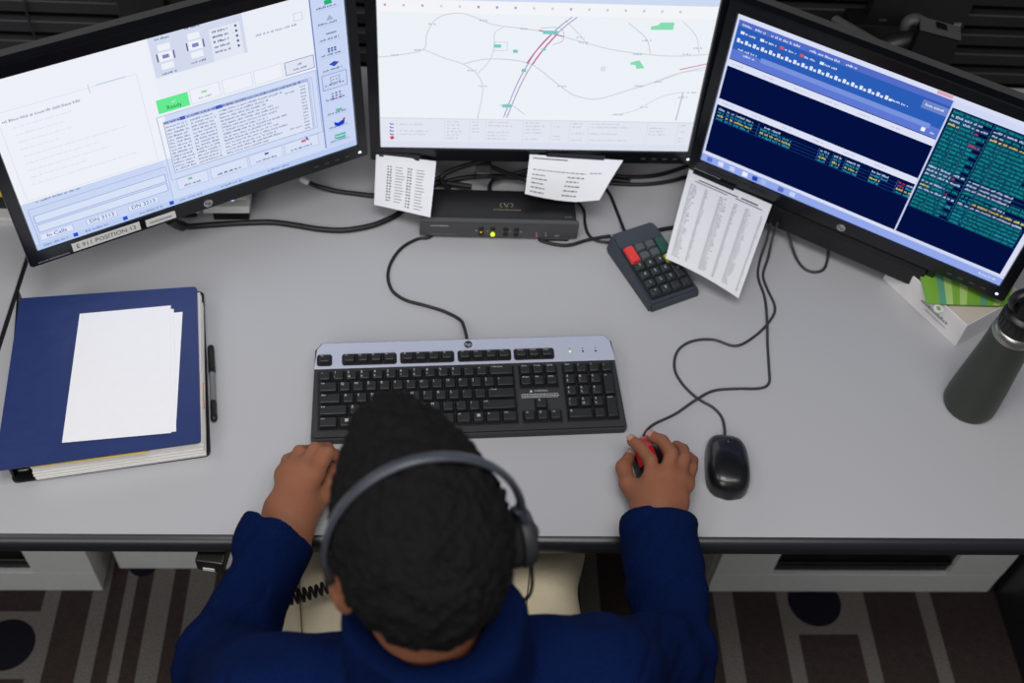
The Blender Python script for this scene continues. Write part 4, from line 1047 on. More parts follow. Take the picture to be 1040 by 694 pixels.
def loose(label, pts, z, rr=0.002):
    P = [at(px, py, z) for px, py in pts]; c = sum(P, Vector())/4
    mb = MB().prism([(p.x, p.y) for p in P], D+z, D+z+0.0004)
    o = obj('paper_sheet', mb, M['paper2'], loc=(c.x, c.y, D+z)); tag(o, label, 'paper', 'blank sheets on the blue binder'); return o
loose('blank white sheet sticking out at the right beneath another sheet on the blue binder', [(76, 448), (178.5, 438), (185.5, 317), (92, 326)][::1], BH+0.0003)
loose('blank white sheet lying in the middle of the loose stack on the blue binder', [(66, 447), (179, 438.5), (176.5, 314), (81, 321)], BH+0.0008)
loose('topmost blank white sheet on the blue binder', [(63, 450), (174, 440), (173.5, 310.5), (81, 319)], BH+0.0013)
p0, p1 = at(214, 352, .006), at(217.5, 428, .006)
ax = (p1-p0); Lp = ax.length; az = ax.normalized(); ay = Vector((0, 0, 1)); axx = ay.cross(az).normalized()
pen = thing('pen', 'black ballpoint pen with a clear barrel lying beside the blue binder', 'pen', p0, basis(axx, ay, az))
obj('cap', MB().lathe([(0.0030, -0.001), (0.0050, 0.002), (0.0052, Lp*0.36), (0.0046, Lp*0.37)], n=20).box((-0.0016, 0.0045, 0.004), (0.0016, 0.0070, Lp*0.33), bev=0.0006), M['black'], pen)
obj('barrel', MB().lathe([(0.0042, Lp*0.365), (0.0042, Lp*0.74), (0.0040, Lp*0.75)], n=20), M['clear'], pen)
obj('grip', MB().lathe([(0.0044, Lp*0.745), (0.0048, Lp*0.80), (0.0044, Lp*0.90), (0.0050, Lp*0.93), (0.0044, Lp*0.985), (0.0018, Lp)], n=20), M['black'], pen)

# ================================================================== MICE
def mouse_shell(L, W, Hh, asym=0.0):
    nu, nv = 26, 14; V = []; F = []
    def half(y):                            # half width along the length, y from -1 (rear) to 1 (front)
        return W/2*(1-abs(y)**3.4)**0.42*(1.0-0.06*y) if abs(y) < 1 else 0.0
    def hgt(y): return Hh*(0.35+0.65*(1-abs((y+0.25)/1.25)**2.1)) * (1-abs(y)**10)**0.5 if abs(y) < 1 else 0
    rows = [-1+2*i/nu for i in range(nu+1)]
    for y in rows:
        yy = y*0.999; w2 = half(yy); h2 = hgt(yy)
        for j in range(nv+1):
            a = PI*j/nv; cx = math.cos(a); sx = math.sin(a)
            x = w2*math.copysign(abs(cx)**0.62, cx); z = 0.003 + (h2-0.003)*abs(sx)**0.62
            V.append((x + asym*(1-y*y)*0.004, y*L/2, z))
    q = nv+1
    for i in range(nu):
        for j in range(nv): F.append((i*q+j, i*q+j+1, (i+1)*q+j+1, (i+1)*q+j))
        F.append((i*q, (i+1)*q, (i+1)*q+nv, i*q+nv))
    F.append(tuple(range(q))[::-1]); F.append(tuple(nu*q+j for j in range(q)))
    return V, F, hgt
def mouse_thing(label, pf, pb, W, Hh, red):
    f_, b_ = at(*pf, 0.0), at(*pb, 0.0); c = (f_+b_)/2; L = (f_-b_).length; d = (f_-b_).normalized()
    t = thing('computer_mouse', label, 'mouse', (c.x, c.y, D), basis(Vector((d.y, -d.x, 0)), d, Vector((0, 0, 1))), 'computer mice on the desk')
    V, F, hg = mouse_shell(L, W, Hh)
    mi = [0]*len(F)
    mb = MB(); mb.add(V, F); obj('shell', mb, M['mouse'], t, sharp=50)
    obj('foot_pads', MB().box((-W*0.25, -L*0.36, 0.0), (W*0.25, -L*0.28, 0.0035)).box((-W*0.25, L*0.28, 0.0), (W*0.25, L*0.36, 0.0035)), M['foam'], t)
    zt = lambda yy: 0.003+(hg(yy*2/L)-0.003)
    if red:
        for s_ in (-1, 1):                  # two red button plates following the shell
            V2 = []; F2 = []; n = 12
            for i in range(n+1):
                y = L*(-0.08+0.55*i/n); yn = y*2/L; w2 = W/2*(1-abs(yn)**3.4)**0.42*(1-0.06*yn)
                for k in range(6):
                    fr = 0.14+0.80*k/5; x = w2*fr; cx = fr**(1/0.62); sx = math.sqrt(max(0, 1-cx*cx))
                    V2.append((s_*x, y, 0.003+(hg(yn)-0.003)*sx**0.62+0.0012))
            for i in range(n):
                for k in range(5):
                    a = i*6+k; fc = (a, a+1, a+7, a+6); F2.append(fc if s_ > 0 else fc[::-1])
            o = obj('button', MB().add(V2, F2), M['mred'], t, sharp=60); o['label'] = 'glossy red button'
    else:
        m = MB(); P = [(0, L*y, zt(L*y)+0.0002) for y in (0.06, 0.15, 0.25, 0.33)]
        m.tube(P, 0.0006, n=6, smooth=3)
        P = [(x*W, L*0.10-abs(x)*0.01, zt(L*0.1)*(1-abs(x)**3*2)+0.0002) for x in (-0.3, -0.15, 0, 0.15, 0.3)]
        obj('button_gap', m, M['foam'], t)
    wz = zt(L*0.30)
    obj('scroll_wheel', MB().lathe([(0.006, -0.0032), (0.0075, -0.002), (0.0075, 0.002), (0.006, 0.0032)], n=24, T=Matrix.Translation((0, L*0.27, zt(L*0.27)-0.004)) @ Matrix.Rotation(R(90), 4, 'Y')), M['rubber'], t)
    return t
mouse_thing('plain black computer mouse lying free on the right of the hand', (735, 444), (739, 509), 0.062, 0.036, False)
mouse_thing('black computer mouse with red buttons held in the right hand', (655, 446), (675, 511), 0.060, 0.040, True)

# ================================================================== BOTTLE, BOX, PHONE
pc = at(983, 411, 0); bx, byy = pc.x, pc.y
bt_ = thing('water_bottle', 'dark olive metal water bottle with a steel ring and black cap', 'bottle', (bx, byy, D))
bb = obj('body', MB().lathe([(0.033, 0.0), (0.0375, 0.002), (0.0395, 0.007), (0.0398, 0.02), (0.0378, 0.06), (0.0350, 0.10), (0.0330, 0.13), (0.0322, 0.155), (0.0318, 0.172)], n=56), M['olive'], bt_)
obj('collar_ring', MB().lathe([(0.0314, 0.1722), (0.0312, 0.180), (0.0300, 0.185), (0.0262, 0.188)], n=56), M['steel'], bt_)
m = MB().lathe([(0.0265, 0.186), (0.0285, 0.188), (0.029, 0.192), (0.029, 0.212), (0.0275, 0.216), (0.022, 0.219), (0.0215, 0.236), (0.019, 0.241)], n=48)
for i in range(24):
    a = 2*PI*i/24; m.box((0.0282, -0.0016, 0.193), (0.0298, 0.0016, 0.210), T=Matrix.Rotation(a, 4, 'Z'))
cp_ = obj('cap', m, M['black'], bt_)
m = MB(); P = [(-0.020, 0.0, 0.225), (-0.030, 0, 0.236), (-0.028, 0, 0.252), (-0.010, 0, 0.262), (0.010, 0, 0.262), (0.028, 0, 0.252), (0.030, 0, 0.236), (0.020, 0, 0.225)]
m.tube(P, 0.0045, n=10, flat=1.8); obj('carry_loop', m, M['black'], cp_)

c0 = at(970, 352, 0); cL = at(906, 292, 0); dL = (cL-c0).normalized(); dR = Vector((-dL.y, dL.x, 0));
if dR.x < 0: dR = -dR
LL, LR, HB = 0.165, 0.13, 0.052
bx_ = thing('cardboard_box', 'white cardboard box under the right monitor', 'box', c0, basis(dL, dR, Vector((0, 0, 1))) if dL.cross(dR).z > 0 else basis(dR, dL, Vector((0, 0, 1))))
swap = dL.cross(dR).z <= 0
def bp(l, r, z): return (l, r, z) if not swap else (r, l, z)
def bbox_(m, l0, l1, r0, r1, z0, z1, mi=0, bev=0.0006): 
    a = bp(l0, r0, z0); b2 = bp(l1, r1, z1); m.box([min(a[i], b2[i]) for i in range(3)], [max(a[i], b2[i]) for i in range(3)], mi, bev=bev, seg=1)
m = MB()
bbox_(m, 0, LL, 0, LR, 0, 0.002); bbox_(m, 0, LL, 0, 0.002, 0.002, HB); bbox_(m, 0, LL, LR-0.002, LR, 0.002, HB); bbox_(m, 0, 0.002, 0.002, LR-0.002, 0.002, HB); bbox_(m, LL-0.002, LL, 0.002, LR-0.002, 0.002, HB)
wl_ = obj('walls', m, M['carton'], bx_)
m = MB(); bbox_(m, 0.0025, 0.046, 0.003, LR-0.003, HB-0.0035, HB-0.0020); bbox_(m, 0.05, LL-0.003, 0.003, LR-0.003, HB-0.0035, HB-0.0020)
obj('flaps', m, M['cartin'], bx_)
m = MB()
# print on the near long face: round mark and a line of letters
x = 0.030
while x < 0.085:
    wv = random.uniform(0.002, 0.005); bbox_(m, x, x+wv, -0.0004, 0.0, 0.022, 0.022+random.uniform(0.004, 0.007), 0, 0); x += wv+0.0012
x = 0.030
while x < 0.075: bbox_(m, x, x+0.0025, -0.0004, 0.0, 0.014, 0.0155, 0, 0); x += 0.0035
obj('print', m, M['greytext'], wl_)
# green printed wrapper lying across the top
gp = thing('wrapper', 'green and teal striped printed wrapper lying on the white box', 'wrapper', c0 + Vector((0, 0, HB)))
qz = HB+0.004
A_, B_, C_, D_ = [at(px, py, qz) for px, py in ((941, 309), (1022, 311), (1036, 272), (930, 262))]
n_ = 12; V = []; F = []; mi_ = []
stripes = [0, 0, 2, 1, 0, 1, 0, 0, 2, 0, 1, 0]
for s_ in (0.0007, -0.0007):
    for i in range(n_+1):
        a = A_.lerp(B_, i/n_); b2 = D_.lerp(C_, i/n_)
        for k in range(5):
            p = a.lerp(b2, k/4); V.append(p + Vector((0, 0, 0.003*math.sin(i*1.3)*k/4 + s_)))
for i in range(n_):
    for k in range(4):
        a = i*5+k; F.append((a, a+5, a+6, a+1)); mi_.append(stripes[i]); o2 = (n_+1)*5; F.append((o2+a, o2+a+1, o2+a+6, o2+a+5)); mi_.append(0)
mb = MB(); mb.V = V; mb.F = F; mb.M = mi_
obj('sleeve', mb, [M['green'], M['green2'], M['teal']], gp, world=True)
rd = at(953, 314, qz+0.0005)
obj('round_mark', MB().lathe([(0.008, -0.0012), (0.008, 0.0014)], n=24, T=Matrix.Translation(rd)).box((-0.003, -0.004, 0.0012), (0.003, 0.004, 0.0018), 1, T=Matrix.Translation(rd)), [M['carton'], M['green']], gp, world=True)
fl = [at(px, py, qz+0.001) for px, py in ((941, 310), (930, 262), (905, 288))]
# white telephone
pq = at(229, 217.5, 0.02)
ph = thing('desk_telephone', 'white desk telephone with a lit display below the left monitor', 'telephone', (pq.x, pq.y, D), rotz(R(2)))
m = MB(); m.box((-0.036, 0.0, 0.020), (0.040, 0.15, 0.036), bev=0.003)
pb_ = obj('body', m, M['phone'], ph)
obj('handset_cradle', MB().box((-0.095, 0.004, 0.016), (-0.041, 0.15, 0.032), bev=0.004), M['phone'], ph)
obj('foot', MB().box((-0.022, 0.006, 0.0), (0.036, 0.12, 0.0205), bev=0.002).box((-0.08, 0.012, 0.0), (-0.05, 0.12, 0.0165), bev=0.002), M['dark'], ph)
o = obj('display', MB().box((-0.030, 0.014, 0.0355), (0.014, 0.075, 0.0368)), M['glow'], pb_); o['label'] = 'glowing pale blue display'
obj('keys', MB().box((0.020, 0.018, 0.0355), (0.034, 0.034, 0.0372), bev=0.0005).box((0.020, 0.040, 0.0355), (0.034, 0.056, 0.0372), bev=0.0005), M['label'], pb_)
# white tray with a dark holder and a yellow pad at the left edge
p = at(-4, 222, 0.0)
tr = thing('desk_tray', 'white tray with a dark clip at the left edge behind the monitor', 'tray', (p.x, p.y+0.03, D))
obj('base', MB().prism(rrect(0.10, 0.09, 0.012), 0.0, 0.014, bev=0.003), M['phone'], tr)
obj('clip', MB().box((-0.028, -0.022, 0.014), (0.034, 0.012, 0.030), bev=0.002), M['black'], tr)
o = obj('sticky_pad', MB().box((-0.03, -0.012, 0.0302), (0.032, 0.045, 0.040), bev=0.0008), M['sticky'], loc=(p.x, p.y+0.03, D)); 
o.location = (p.x, p.y+0.03, D)
for v in o.data.vertices: v.co += Vector((p.x, p.y+0.03, D))
tag(o, 'yellow sticky pad on the white tray at the left edge', 'sticky pad')
# socket box under the front edge
pj = at(214, 569, -0.040)
jb = thing('socket_box', 'small black socket box hanging under the front edge of the desk', 'socket', pj)
Tj = Matrix.Rotation(R(-8), 4, 'Z')
obj('housing', MB().box((-0.019, -0.008, -0.018), (0.019, 0.040, 0.0075), bev=0.002, T=Tj), M['black'], jb)
o = obj('sticker', MB().box((-0.010, -0.0088, -0.016), (0.006, -0.0078, -0.009), T=Tj), M['label'], jb); o['label'] = 'tiny white sticker'
obj('cord', MB().tube([(0.012, -0.006, -0.012), (0.020, -0.014, -0.030), (0.028, -0.018, -0.06), (0.034, -0.02, -0.10)], 0.0038, n=10), M['dark'], jb)
cable('thin black wire hanging down the slats at top left', [aty(24, -6, 0.992), aty(27, 12, 0.992), aty(32, 28, 0.990), aty(38, 44, 0.988)], 0.0022, group='wires on the slat panel')

# ================================================================== THE PERSON  (coordinates here: z = 0 at the worktop)
def A0(px, py, h): v = at(px, py, h); return np.array([v.x, v.y, v.z-D])
person = thing('person', 'person in navy fleece and khaki trousers seated at the desk holding a mouse', 'person', (0.0, -0.30, 0.0))
HC = np.array([-0.010, -0.246, 0.414])                     # centre of the head
HM = (Matrix.Rotation(R(15), 3, 'Z') @ Matrix.Rotation(R(-14), 3, 'X') @ Matrix.Rotation(R(2), 3, 'Y'))
HA = np.array(HM)                                         # columns: head right, front, up
def H(x, y, z): return HC + HA @ np.array([x, y, z])
def HR(rx=0, ry=0, rz=0):
    return np.array(HM @ Euler((R(rx), R(ry), R(rz))).to_matrix())
SH_L, SH_R = np.array([-0.172, -0.308, 0.190]), np.array([0.178, -0.288, 0.212])
EL_L, EL_R = A0(226, 670, 0.020), A0(684, 672, 0.020)
WR_L, WR_R = A0(292, 532, 0.043), A0(669, 519, 0.043)
HIP_L, HIP_R = np.array([-0.10, -0.40, -0.21]), np.array([0.10, -0.40, -0.21])
KN_L, KN_R = np.array([-0.165, 0.06, -0.195]), np.array([0.165, 0.07, -0.195])
AN_L, AN_R = np.array([-0.16, 0.10, -0.64]), np.array([0.17, 0.12, -0.64])
NECK = np.array([0.004, -0.290, 0.260])

B = Field((-0.42, -0.56, -0.30), (0.47, 0.20, 0.60), 0.0026)
# --- head with a face
B.ell(H(0, -0.006, 0.026), (0.073, 0.094, 0.086), 0.01, HA)
B.ell(H(0, 0.032, -0.030), (0.060, 0.062, 0.080), 0.03, HA)
B.ell(H(0, 0.050, -0.088), (0.042, 0.042, 0.030), 0.025, HA)
B.cap(H(-0.034, 0.084, 0.012), H(0.034, 0.084, 0.012), 0.010, k=0.015)
for s_ in (-1, 1):
    B.ell(H(s_*0.040, 0.070, -0.030), (0.018, 0.018, 0.016), 0.02, HA)
    B.ell(H(s_*0.031, 0.094, -0.004), (0.016, 0.011, 0.009), 0.006, HA, sub=True)
    B.ell(H(s_*0.031, 0.083, -0.004), (0.0155, 0.0125, 0.0135), 0.004, HA)
    ea = HR(0, 0, s_*-22)
    B.ell(H(s_*0.078, -0.012, -0.014), (0.0075, 0.020, 0.032), 0.006, ea)
    B.ell(H(s_*0.084, -0.010, -0.012), (0.004, 0.011, 0.018), 0.004, ea, sub=True)
    B.ell(H(s_*0.076, -0.004, -0.042), (0.006, 0.010, 0.011), 0.006, HA)
B.cap(H(0, 0.096, 0.004), H(0, 0.112, -0.034), 0.007, 0.011, k=0.012)
for s_ in (-1, 1): B.ell(H(s_*0.012, 0.103, -0.038), (0.010, 0.010, 0.008), 0.006, HA)
B.cap(H(-0.020, 0.090, -0.062), H(0.020, 0.090, -0.062), 0.0065, k=0.008); B.cap(H(-0.017, 0.088, -0.073), H(0.017, 0.088, -0.073), 0.007, k=0.008)
B.cap(H(-0.020, 0.098, -0.0675), H(0.020, 0.098, -0.0675), 0.0025, k=0.003, sub=True)
# --- neck and trunk
B.cap(H(0, -0.012, -0.045), NECK - [0, 0.005, 0.03], 0.051, 0.055, k=0.03)
B.cap(SH_L, SH_R, 0.048, k=0.03); B.cap(NECK-[0, .01, .04], (SH_L+NECK)/2-[0, 0, .02], 0.036, 0.036, k=0.03); B.cap(NECK-[0, .01, .04], (SH_R+NECK)/2-[0, 0, .02], 0.036, 0.036, k=0.03)
B.ell((0.006, -0.335, 0.03), (0.155, 0.095, 0.19), 0.03); B.ell((0.002, -0.38, -0.13), (0.14, 0.10, 0.15), 0.04)
for s_, e_, w_ in ((SH_L, EL_L, WR_L), (SH_R, EL_R, WR_R)):
    B.cap(s_, e_, 0.040, 0.030, k=0.02)
    m_ = e_ + (w_-e_)*0.35; B.cap(e_, m_, 0.029, 0.031, k=0.01); B.cap(m_, w_, 0.031, 0.026, k=0.012)
for h_, k_ in ((HIP_L, KN_L), (HIP_R, KN_R)): B.cap(h_, h_+(k_-h_)*0.35, 0.075, 0.07, k=0.03)
# --- hands
def J(l): return [A0(*q) for q in l]
def finger(j, r, k=0.0022, root=None):
    for i in range(len(j)-1):
        r0 = r[0]+(r[1]-r[0])*i/(len(j)-1); r1 = r[0]+(r[1]-r[0])*(i+1)/(len(j)-1)
        B.cap(j[i], j[i+1], r0*(1.08 if i == 0 else 1), r1, k=k if i else 0.0045)
def hand(W, mc, fingers, thumb, rad):
    # palm: metacarpals fused, then the fingers joined at the knuckles
    for q, rr in zip(mc, (0.0125, 0.013, 0.0125, 0.0115)):
        B.cap(W + (q-W)*0.12, W + (q-W)*0.86, 0.0185, rr, k=0.016)
    for q in mc: B.ell(q, (0.0118, 0.0118, 0.0105), 0.010)
    for j, r in zip(fingers, rad): finger(j, r, 0.0018)
    sd = np.cross((mc[0]+mc[3])/2-W, [0, 0, 1.0]); sd /= np.linalg.norm(sd); bk_ = W-(mc[1]+mc[2])/2; bk_ /= np.linalg.norm(bk_)
    for q in (-1, 1): B.cap(W+sd*q*0.016+bk_*0.035, W+sd*q*0.017-bk_*0.02-[0, 0, 0.004], 0.0200, 0.0185, k=0.015)
    B.cap(W + (thumb[0]-W)*0.3, thumb[0], 0.019, 0.0165, k=0.016); B.cap(thumb[0], thumb[1], 0.0165, 0.0125, k=0.010)
    B.cap(thumb[1], thumb[2], 0.0122, 0.0108, k=0.004); B.cap(thumb[2], thumb[3], 0.0108, 0.0085, k=0.003); B.ell(thumb[2], (0.0112,)*3, 0.004)
RMC = J([(662, 484, .055), (677, 481, .058), (689, 484, .053), (697, 491, .043)])
RF = [[RMC[0]]+J([(661, 468, .060), (651, 455, .053), (642, 448, .045)]),
      [RMC[1]]+J([(682, 461, .062), (673, 448, .054), (662, 443.5, .045)]),
      [RMC[2]]+J([(695, 466, .052), (694, 457, .036), (687, 453, .024)]),
      [RMC[3]]+J([(702.5, 476, .038), (704, 468, .023), (699, 463, .012)])]
RT = J([(651, 504, .034), (638, 492, .032), (633.5, 475, .024), (640, 463, .018)])
hand(WR_R, RMC, RF, RT, [(0.0098, 0.0080), (0.0102, 0.0082), (0.0098, 0.0080), (0.0088, 0.0070)])
LMC = J([(321, 480, .058), (309, 474, .062), (297, 474, .058), (288, 481, .048)])
LF = [[LMC[0]]+J([(333, 460, .060), (345, 464, .040), (345, 477, .022)]),
      [LMC[1]]+J([(320, 456, .062), (333, 456, .040), (338, 468, .018)]),
      [LMC[2]]+J([(304, 459, .056), (315, 458, .034), (322, 469, .014)]),
      [LMC[3]]+J([(292, 467, .042), (300, 463, .022), (309, 472, .010)])]
LT = J([(312, 517, .036), (327, 506, .034), (335, 490, .030), (340, 474, .026)])
hand(WR_L, LMC, LF, LT, [(0.0100, 0.0080), (0.0102, 0.0082), (0.0098, 0.0080), (0.0088, 0.0070)])
# hands and forearms rest on the worktop
def slab(X, Y, Z): return np.maximum(np.maximum(Z-0.0006, -0.0150-Y), -0.06-Z) + 0*X
B.put(slab, (-0.42, -0.02, -0.06), (0.47, 0.20, 0.0006), 0.0, sub=True)
V, F = B.mesh(); V[:, 2] += D
body_ = np_obj('body', V, F, M['skin'], person, 1)
# eyes and finger nails
m = MB()
for s_ in (-1, 1):
    c = H(s_*0.031, 0.0855, -0.004); ball = [(0.0118*math.sin(PI*i/12)+1e-5, 0.0118*math.cos(PI*i/12)) for i in range(13)]
    e = MB().lathe(ball, n=20, T=Matrix.Translation((c[0], c[1], c[2]+D)) @ HM.to_4x4() @ Matrix.Rotation(R(-90), 4, 'X'))
    e.lathe([(0.0055, 0.0108), (0.0052, 0.0119)], 1, n=20, T=Matrix.Translation((c[0], c[1], c[2]+D)) @ HM.to_4x4() @ Matrix.Rotation(R(-90), 4, 'X'))
    obj('eye', e, [M['eye'], M['black']], body_, world=True)
def nails(hands):
    for fs in hands:
        for j, r in fs:
            a, b = Vector(j[-2]), Vector(j[-1]); d = (b-a).normalized(); up = Vector((0, 0, 1)) if abs(d.z) < 0.8 else Vector((0, 1, 0)); n = (up-d*up.dot(d)).normalized(); s2 = d.cross(n)
            V = []; Fq = []
            for i in range(5):
                for k in range(5):
                    an = (k-2)/2*0.85; q = b + d*(-0.004+0.010*i/4) + (n*math.cos(an)+s2*math.sin(an))*(r+0.0007-0.0006*i/4*(i > 3)); V.append((q.x, q.y, q.z+D))
            for i in range(4):
                for k in range(4): a_ = i*5+k; Fq.append((a_, a_+1, a_+6, a_+5))
            obj('nail', MB().add(V, Fq), M['nail'], body_, world=True)
nails([[(RF[0], 0.0080), (RF[1], 0.0082), (RT, 0.0085)], [(LT, 0.0085)]])

# --- hair
Hf = Field(HC-[0.14, 0.16, 0.15], HC+[0.14, 0.18, 0.17], 0.0024)
Hf.ell(H(0, -0.010, 0.028), (0.0825, 0.104, 0.096), 0.01, HA)
Hf.ell(H(-0.004, 0.040, 0.076), (0.048, 0.060, 0.044), 0.04, HA)
Hf.ell(H(-0.008, 0.078, 0.086), (0.026, 0.034, 0.028), 0.035, HA)
gx_, gy_, gz_ = np.meshgrid(*[Hf.lo[i]+Hf.h*np.arange(Hf.n[i]) for i in range(3)], indexing='ij')
rs = np.random.RandomState(3)
nz = np.zeros_like(gx_)
def fuzz(n, passes):
    q = rs.randn(*n).astype(np.float32)
    for _ in range(passes):
        for a in range(3): q = (np.roll(q, 1, a)+q+np.roll(q, -1, a))/3
    return q/q.std()
nz = 0.0011*fuzz(Hf.n, 1) + 0.0012*fuzz(Hf.n, 4)
lx, ly, lz = [HA[0][i]*(gx_-HC[0])+HA[1][i]*(gy_-HC[1])+HA[2][i]*(gz_-HC[2]) for i in range(3)]
line = np.where(ly < -0.03, -0.064, np.where(ly < 0.035, -0.064+(ly+0.03)/0.065*0.070, 0.006+(ly-0.035)/0.05*0.055))
line = np.where(np.abs(ly+0.008) < 0.028, np.maximum(line, 0.012), line)
Hf.G = np.maximum(Hf.G + nz.astype(np.float32), ((line-lz)*0.8).astype(np.float32))
V, F = Hf.mesh(); V[:, 2] += D
o = np_obj('hair', V, F, M['hair'], person); o['label'] = 'short black hair standing up at the front'

# --- fleece jacket
JF = Field((-0.42, -0.58, -0.26), (0.47, 0.10, 0.40), 0.0036)
JF.ell((0.006, -0.345, 0.03), (0.185, 0.118, 0.195), 0.03); JF.ell((0.002, -0.385, -0.13), (0.170, 0.128, 0.15), 0.05)
JF.cap(SH_L, SH_R, 0.058, k=0.04)
for s_ in (SH_L, SH_R): JF.cap(NECK+[0, -0.01, -0.03], (s_*0.6+NECK*0.4), 0.044, 0.050, k=0.04)
def sleeve(s_, e_, w_, cl, g=0.0):
    u = (w_-e_); L_ = np.linalg.norm(u); u = u/L_
    JF.cap(s_, e_, 0.063, 0.049, k=0.035)
    c_ = w_ - u*cl
    JF.cap(e_, c_-u*0.055, 0.0475, 0.0445, k=0.02)
    JF.cap(c_-u*0.085, c_+u*0.012, 0.0540-g*0.6, 0.0585-g, k=0.004, cut=True)
    # gathered folds near the elbow and along the sleeve
    for t_, r_ in ((0.0, 0.052), (0.25, 0.0485)):
        q = e_+(c_-e_)*t_; sd = np.cross(u, [0, 0, 1]); sd /= np.linalg.norm(sd)
        JF.ell(q, (r_, r_, r_*0.98), 0.02)
    for t_ in (0.12, 0.34):
        q = s_+(e_-s_)*(0.55+t_); JF.ell(q, (0.056,)*3, 0.02)
    # hem of the cuff
    JF.cap(c_-u*0.010, c_+u*0.012, 0.0598-g, 0.0598-g, k=0.002, cut=True)
    return c_, u
cL_, uL = sleeve(SH_L, EL_L, WR_L, 0.030, 0.0085); cR_, uR = sleeve(SH_R, EL_R, WR_R, 0.020)
JF.cap(H(0, -0.012, -0.045), NECK-[0, 0.008, 0.03], 0.059, 0.064, k=0.004, sub=True)     # neck opening
# stand-up collar
na = NECK + np.array([0.006, 0.0, -0.030]); nb = NECK + np.array([0.0, 0.024, 0.090]); na = np.array(na); ax_ = nb-na; AL = float(np.linalg.norm(ax_)); ax_ = ax_/AL
def collar(X, Y, Z):
    x, y, z = X-na[0], Y-na[1], Z-na[2]; t_ = x*ax_[0]+y*ax_[1]+z*ax_[2]
    rho = np.sqrt(np.maximum(0, x*x+y*y+z*z-t_*t_)); Rr = 0.089 - 0.145*t_ + 0.0022*np.sin(5*np.arctan2(y, x)+t_*50)
    dx_ = np.abs(rho-Rr)-0.0055; dt = np.abs(t_-0.054)-0.048
    return np.sqrt(np.maximum(dx_, 0)**2+np.maximum(dt, 0)**2)+np.minimum(np.maximum(dx_, dt), 0)-0.0055
JF.put(collar, na-0.12, na+0.14, 0.012)
gx_, gy_, gz_ = np.meshgrid(*[JF.lo[i]+JF.h*np.arange(JF.n[i], dtype=np.float32) for i in range(3)], indexing='ij')
nz = np.zeros_like(gx_)
for f_, am in ((24, 0.0020), (50, 0.0016), (110, 0.0008)):
    for _ in range(4):
        d = rs.randn(3); d /= np.linalg.norm(d); nz += am*np.sin(f_*(gx_*d[0]+gy_*d[1]+gz_*d[2])+rs.rand()*6)
# diagonal creases on the sleeves
nz += 0.0034*np.clip(np.sin(125*(gy_*0.8+gz_*0.55+0.10*np.sin(14*gx_))), 0.2, 1)*(np.abs(gx_) > 0.2)
JF.G = JF.G + nz
for w_, c_, u in ((WR_L, cL_, uL), (WR_R, cR_, uR)):
    JF.cap(c_-u*0.0, c_+u*0.05, 0.0365, 0.0365, k=0.002, sub=True)
JF.put(lambda X, Y, Z: np.maximum(np.maximum(Z-0.0008, -0.0155-Y), -0.05-Z)+0*X, (-0.42, -0.02, -0.05), (0.47, 0.10, 0.0008), 0.0, sub=True)
V, F = JF.mesh(); V[:, 2] += D
o = np_obj('fleece_jacket', V, F, M['fleece'], person, 1); o['label'] = 'navy blue fleece jacket with a stand-up collar'

# --- trousers
TF = Field((-0.28, -0.56, -0.72), (0.28, 0.22, -0.06), 0.005)
TF.ell((0.0, -0.42, -0.20), (0.175, 0.125, 0.085), 0.03)
for h_, k_, a_ in ((HIP_L, KN_L, AN_L), (HIP_R, KN_R, AN_R)):
    TF.cap(h_, k_, 0.088, 0.068, k=0.035); TF.cap(k_, a_, 0.064, 0.052, k=0.025, cut=True)
gx_, gy_, gz_ = np.meshgrid(*[TF.lo[i]+TF.h*np.arange(TF.n[i], dtype=np.float32) for i in range(3)], indexing='ij')
nz = np.zeros_like(gx_)
for f_, am in ((30, 0.0015), (70, 0.0012)):
    for _ in range(4):
        d = rs.randn(3); d /= np.linalg.norm(d); nz += am*np.sin(f_*(gx_*d[0]+gy_*d[1]+gz_*d[2])+rs.rand()*6)
nz += 0.0022*np.sin(70*(gy_*0.5+gx_*0.9*np.sign(gx_))+4*np.sin(8*gy_))*np.exp(-((gy_+0.03)/0.08)**2)
TF.G = TF.G + nz
V, F = TF.mesh(); V[:, 2] += D
o = trs = np_obj('trousers', V, F, M['khaki'], person, 1); o['label'] = 'khaki trousers'
tv, tf = V, F
def top_of(x, y):
    dd = (V[:, 0]-x)**2+(V[:, 1]-y)**2; c = np.argsort(dd)[:60]; return V[c, 2].max()
for h_, k_, off in ((HIP_L, KN_L, -0.030), (HIP_R, KN_R, -0.012)):
    P = []
    for i in range(9):
        q = h_+(k_-h_)*(0.30+0.085*i); P.append((q[0]+off, q[1], top_of(q[0]+off, q[1])+0.0004))
    obj('seam', MB().tube(P, 0.0012, n=6, smooth=3), M['stitch'], trs, world=True)
# --- shoes
SF = Field((-0.28, -0.02, -0.745), (0.28, 0.36, -0.58), 0.005)
for a_ in (AN_L, AN_R):
    SF.ell((a_[0], a_[1]+0.01, -0.70), (0.040, 0.055, 0.055), 0.02); SF.ell((a_[0], a_[1]+0.10, -0.715), (0.048, 0.10, 0.036), 0.03); SF.ell((a_[0], a_[1]+0.045, -0.735), (0.045, 0.14, 0.02), 0.01)
SF.put(lambda X, Y, Z: Z+0.7395+0*X+0*Y, (-0.28, -0.02, -0.745), (0.28, 0.36, -0.74), 0.0, sub=True)
V, F = SF.mesh(); V[:, 2] += D
np_obj('shoes', V, F, M['shoe'], person, 1)

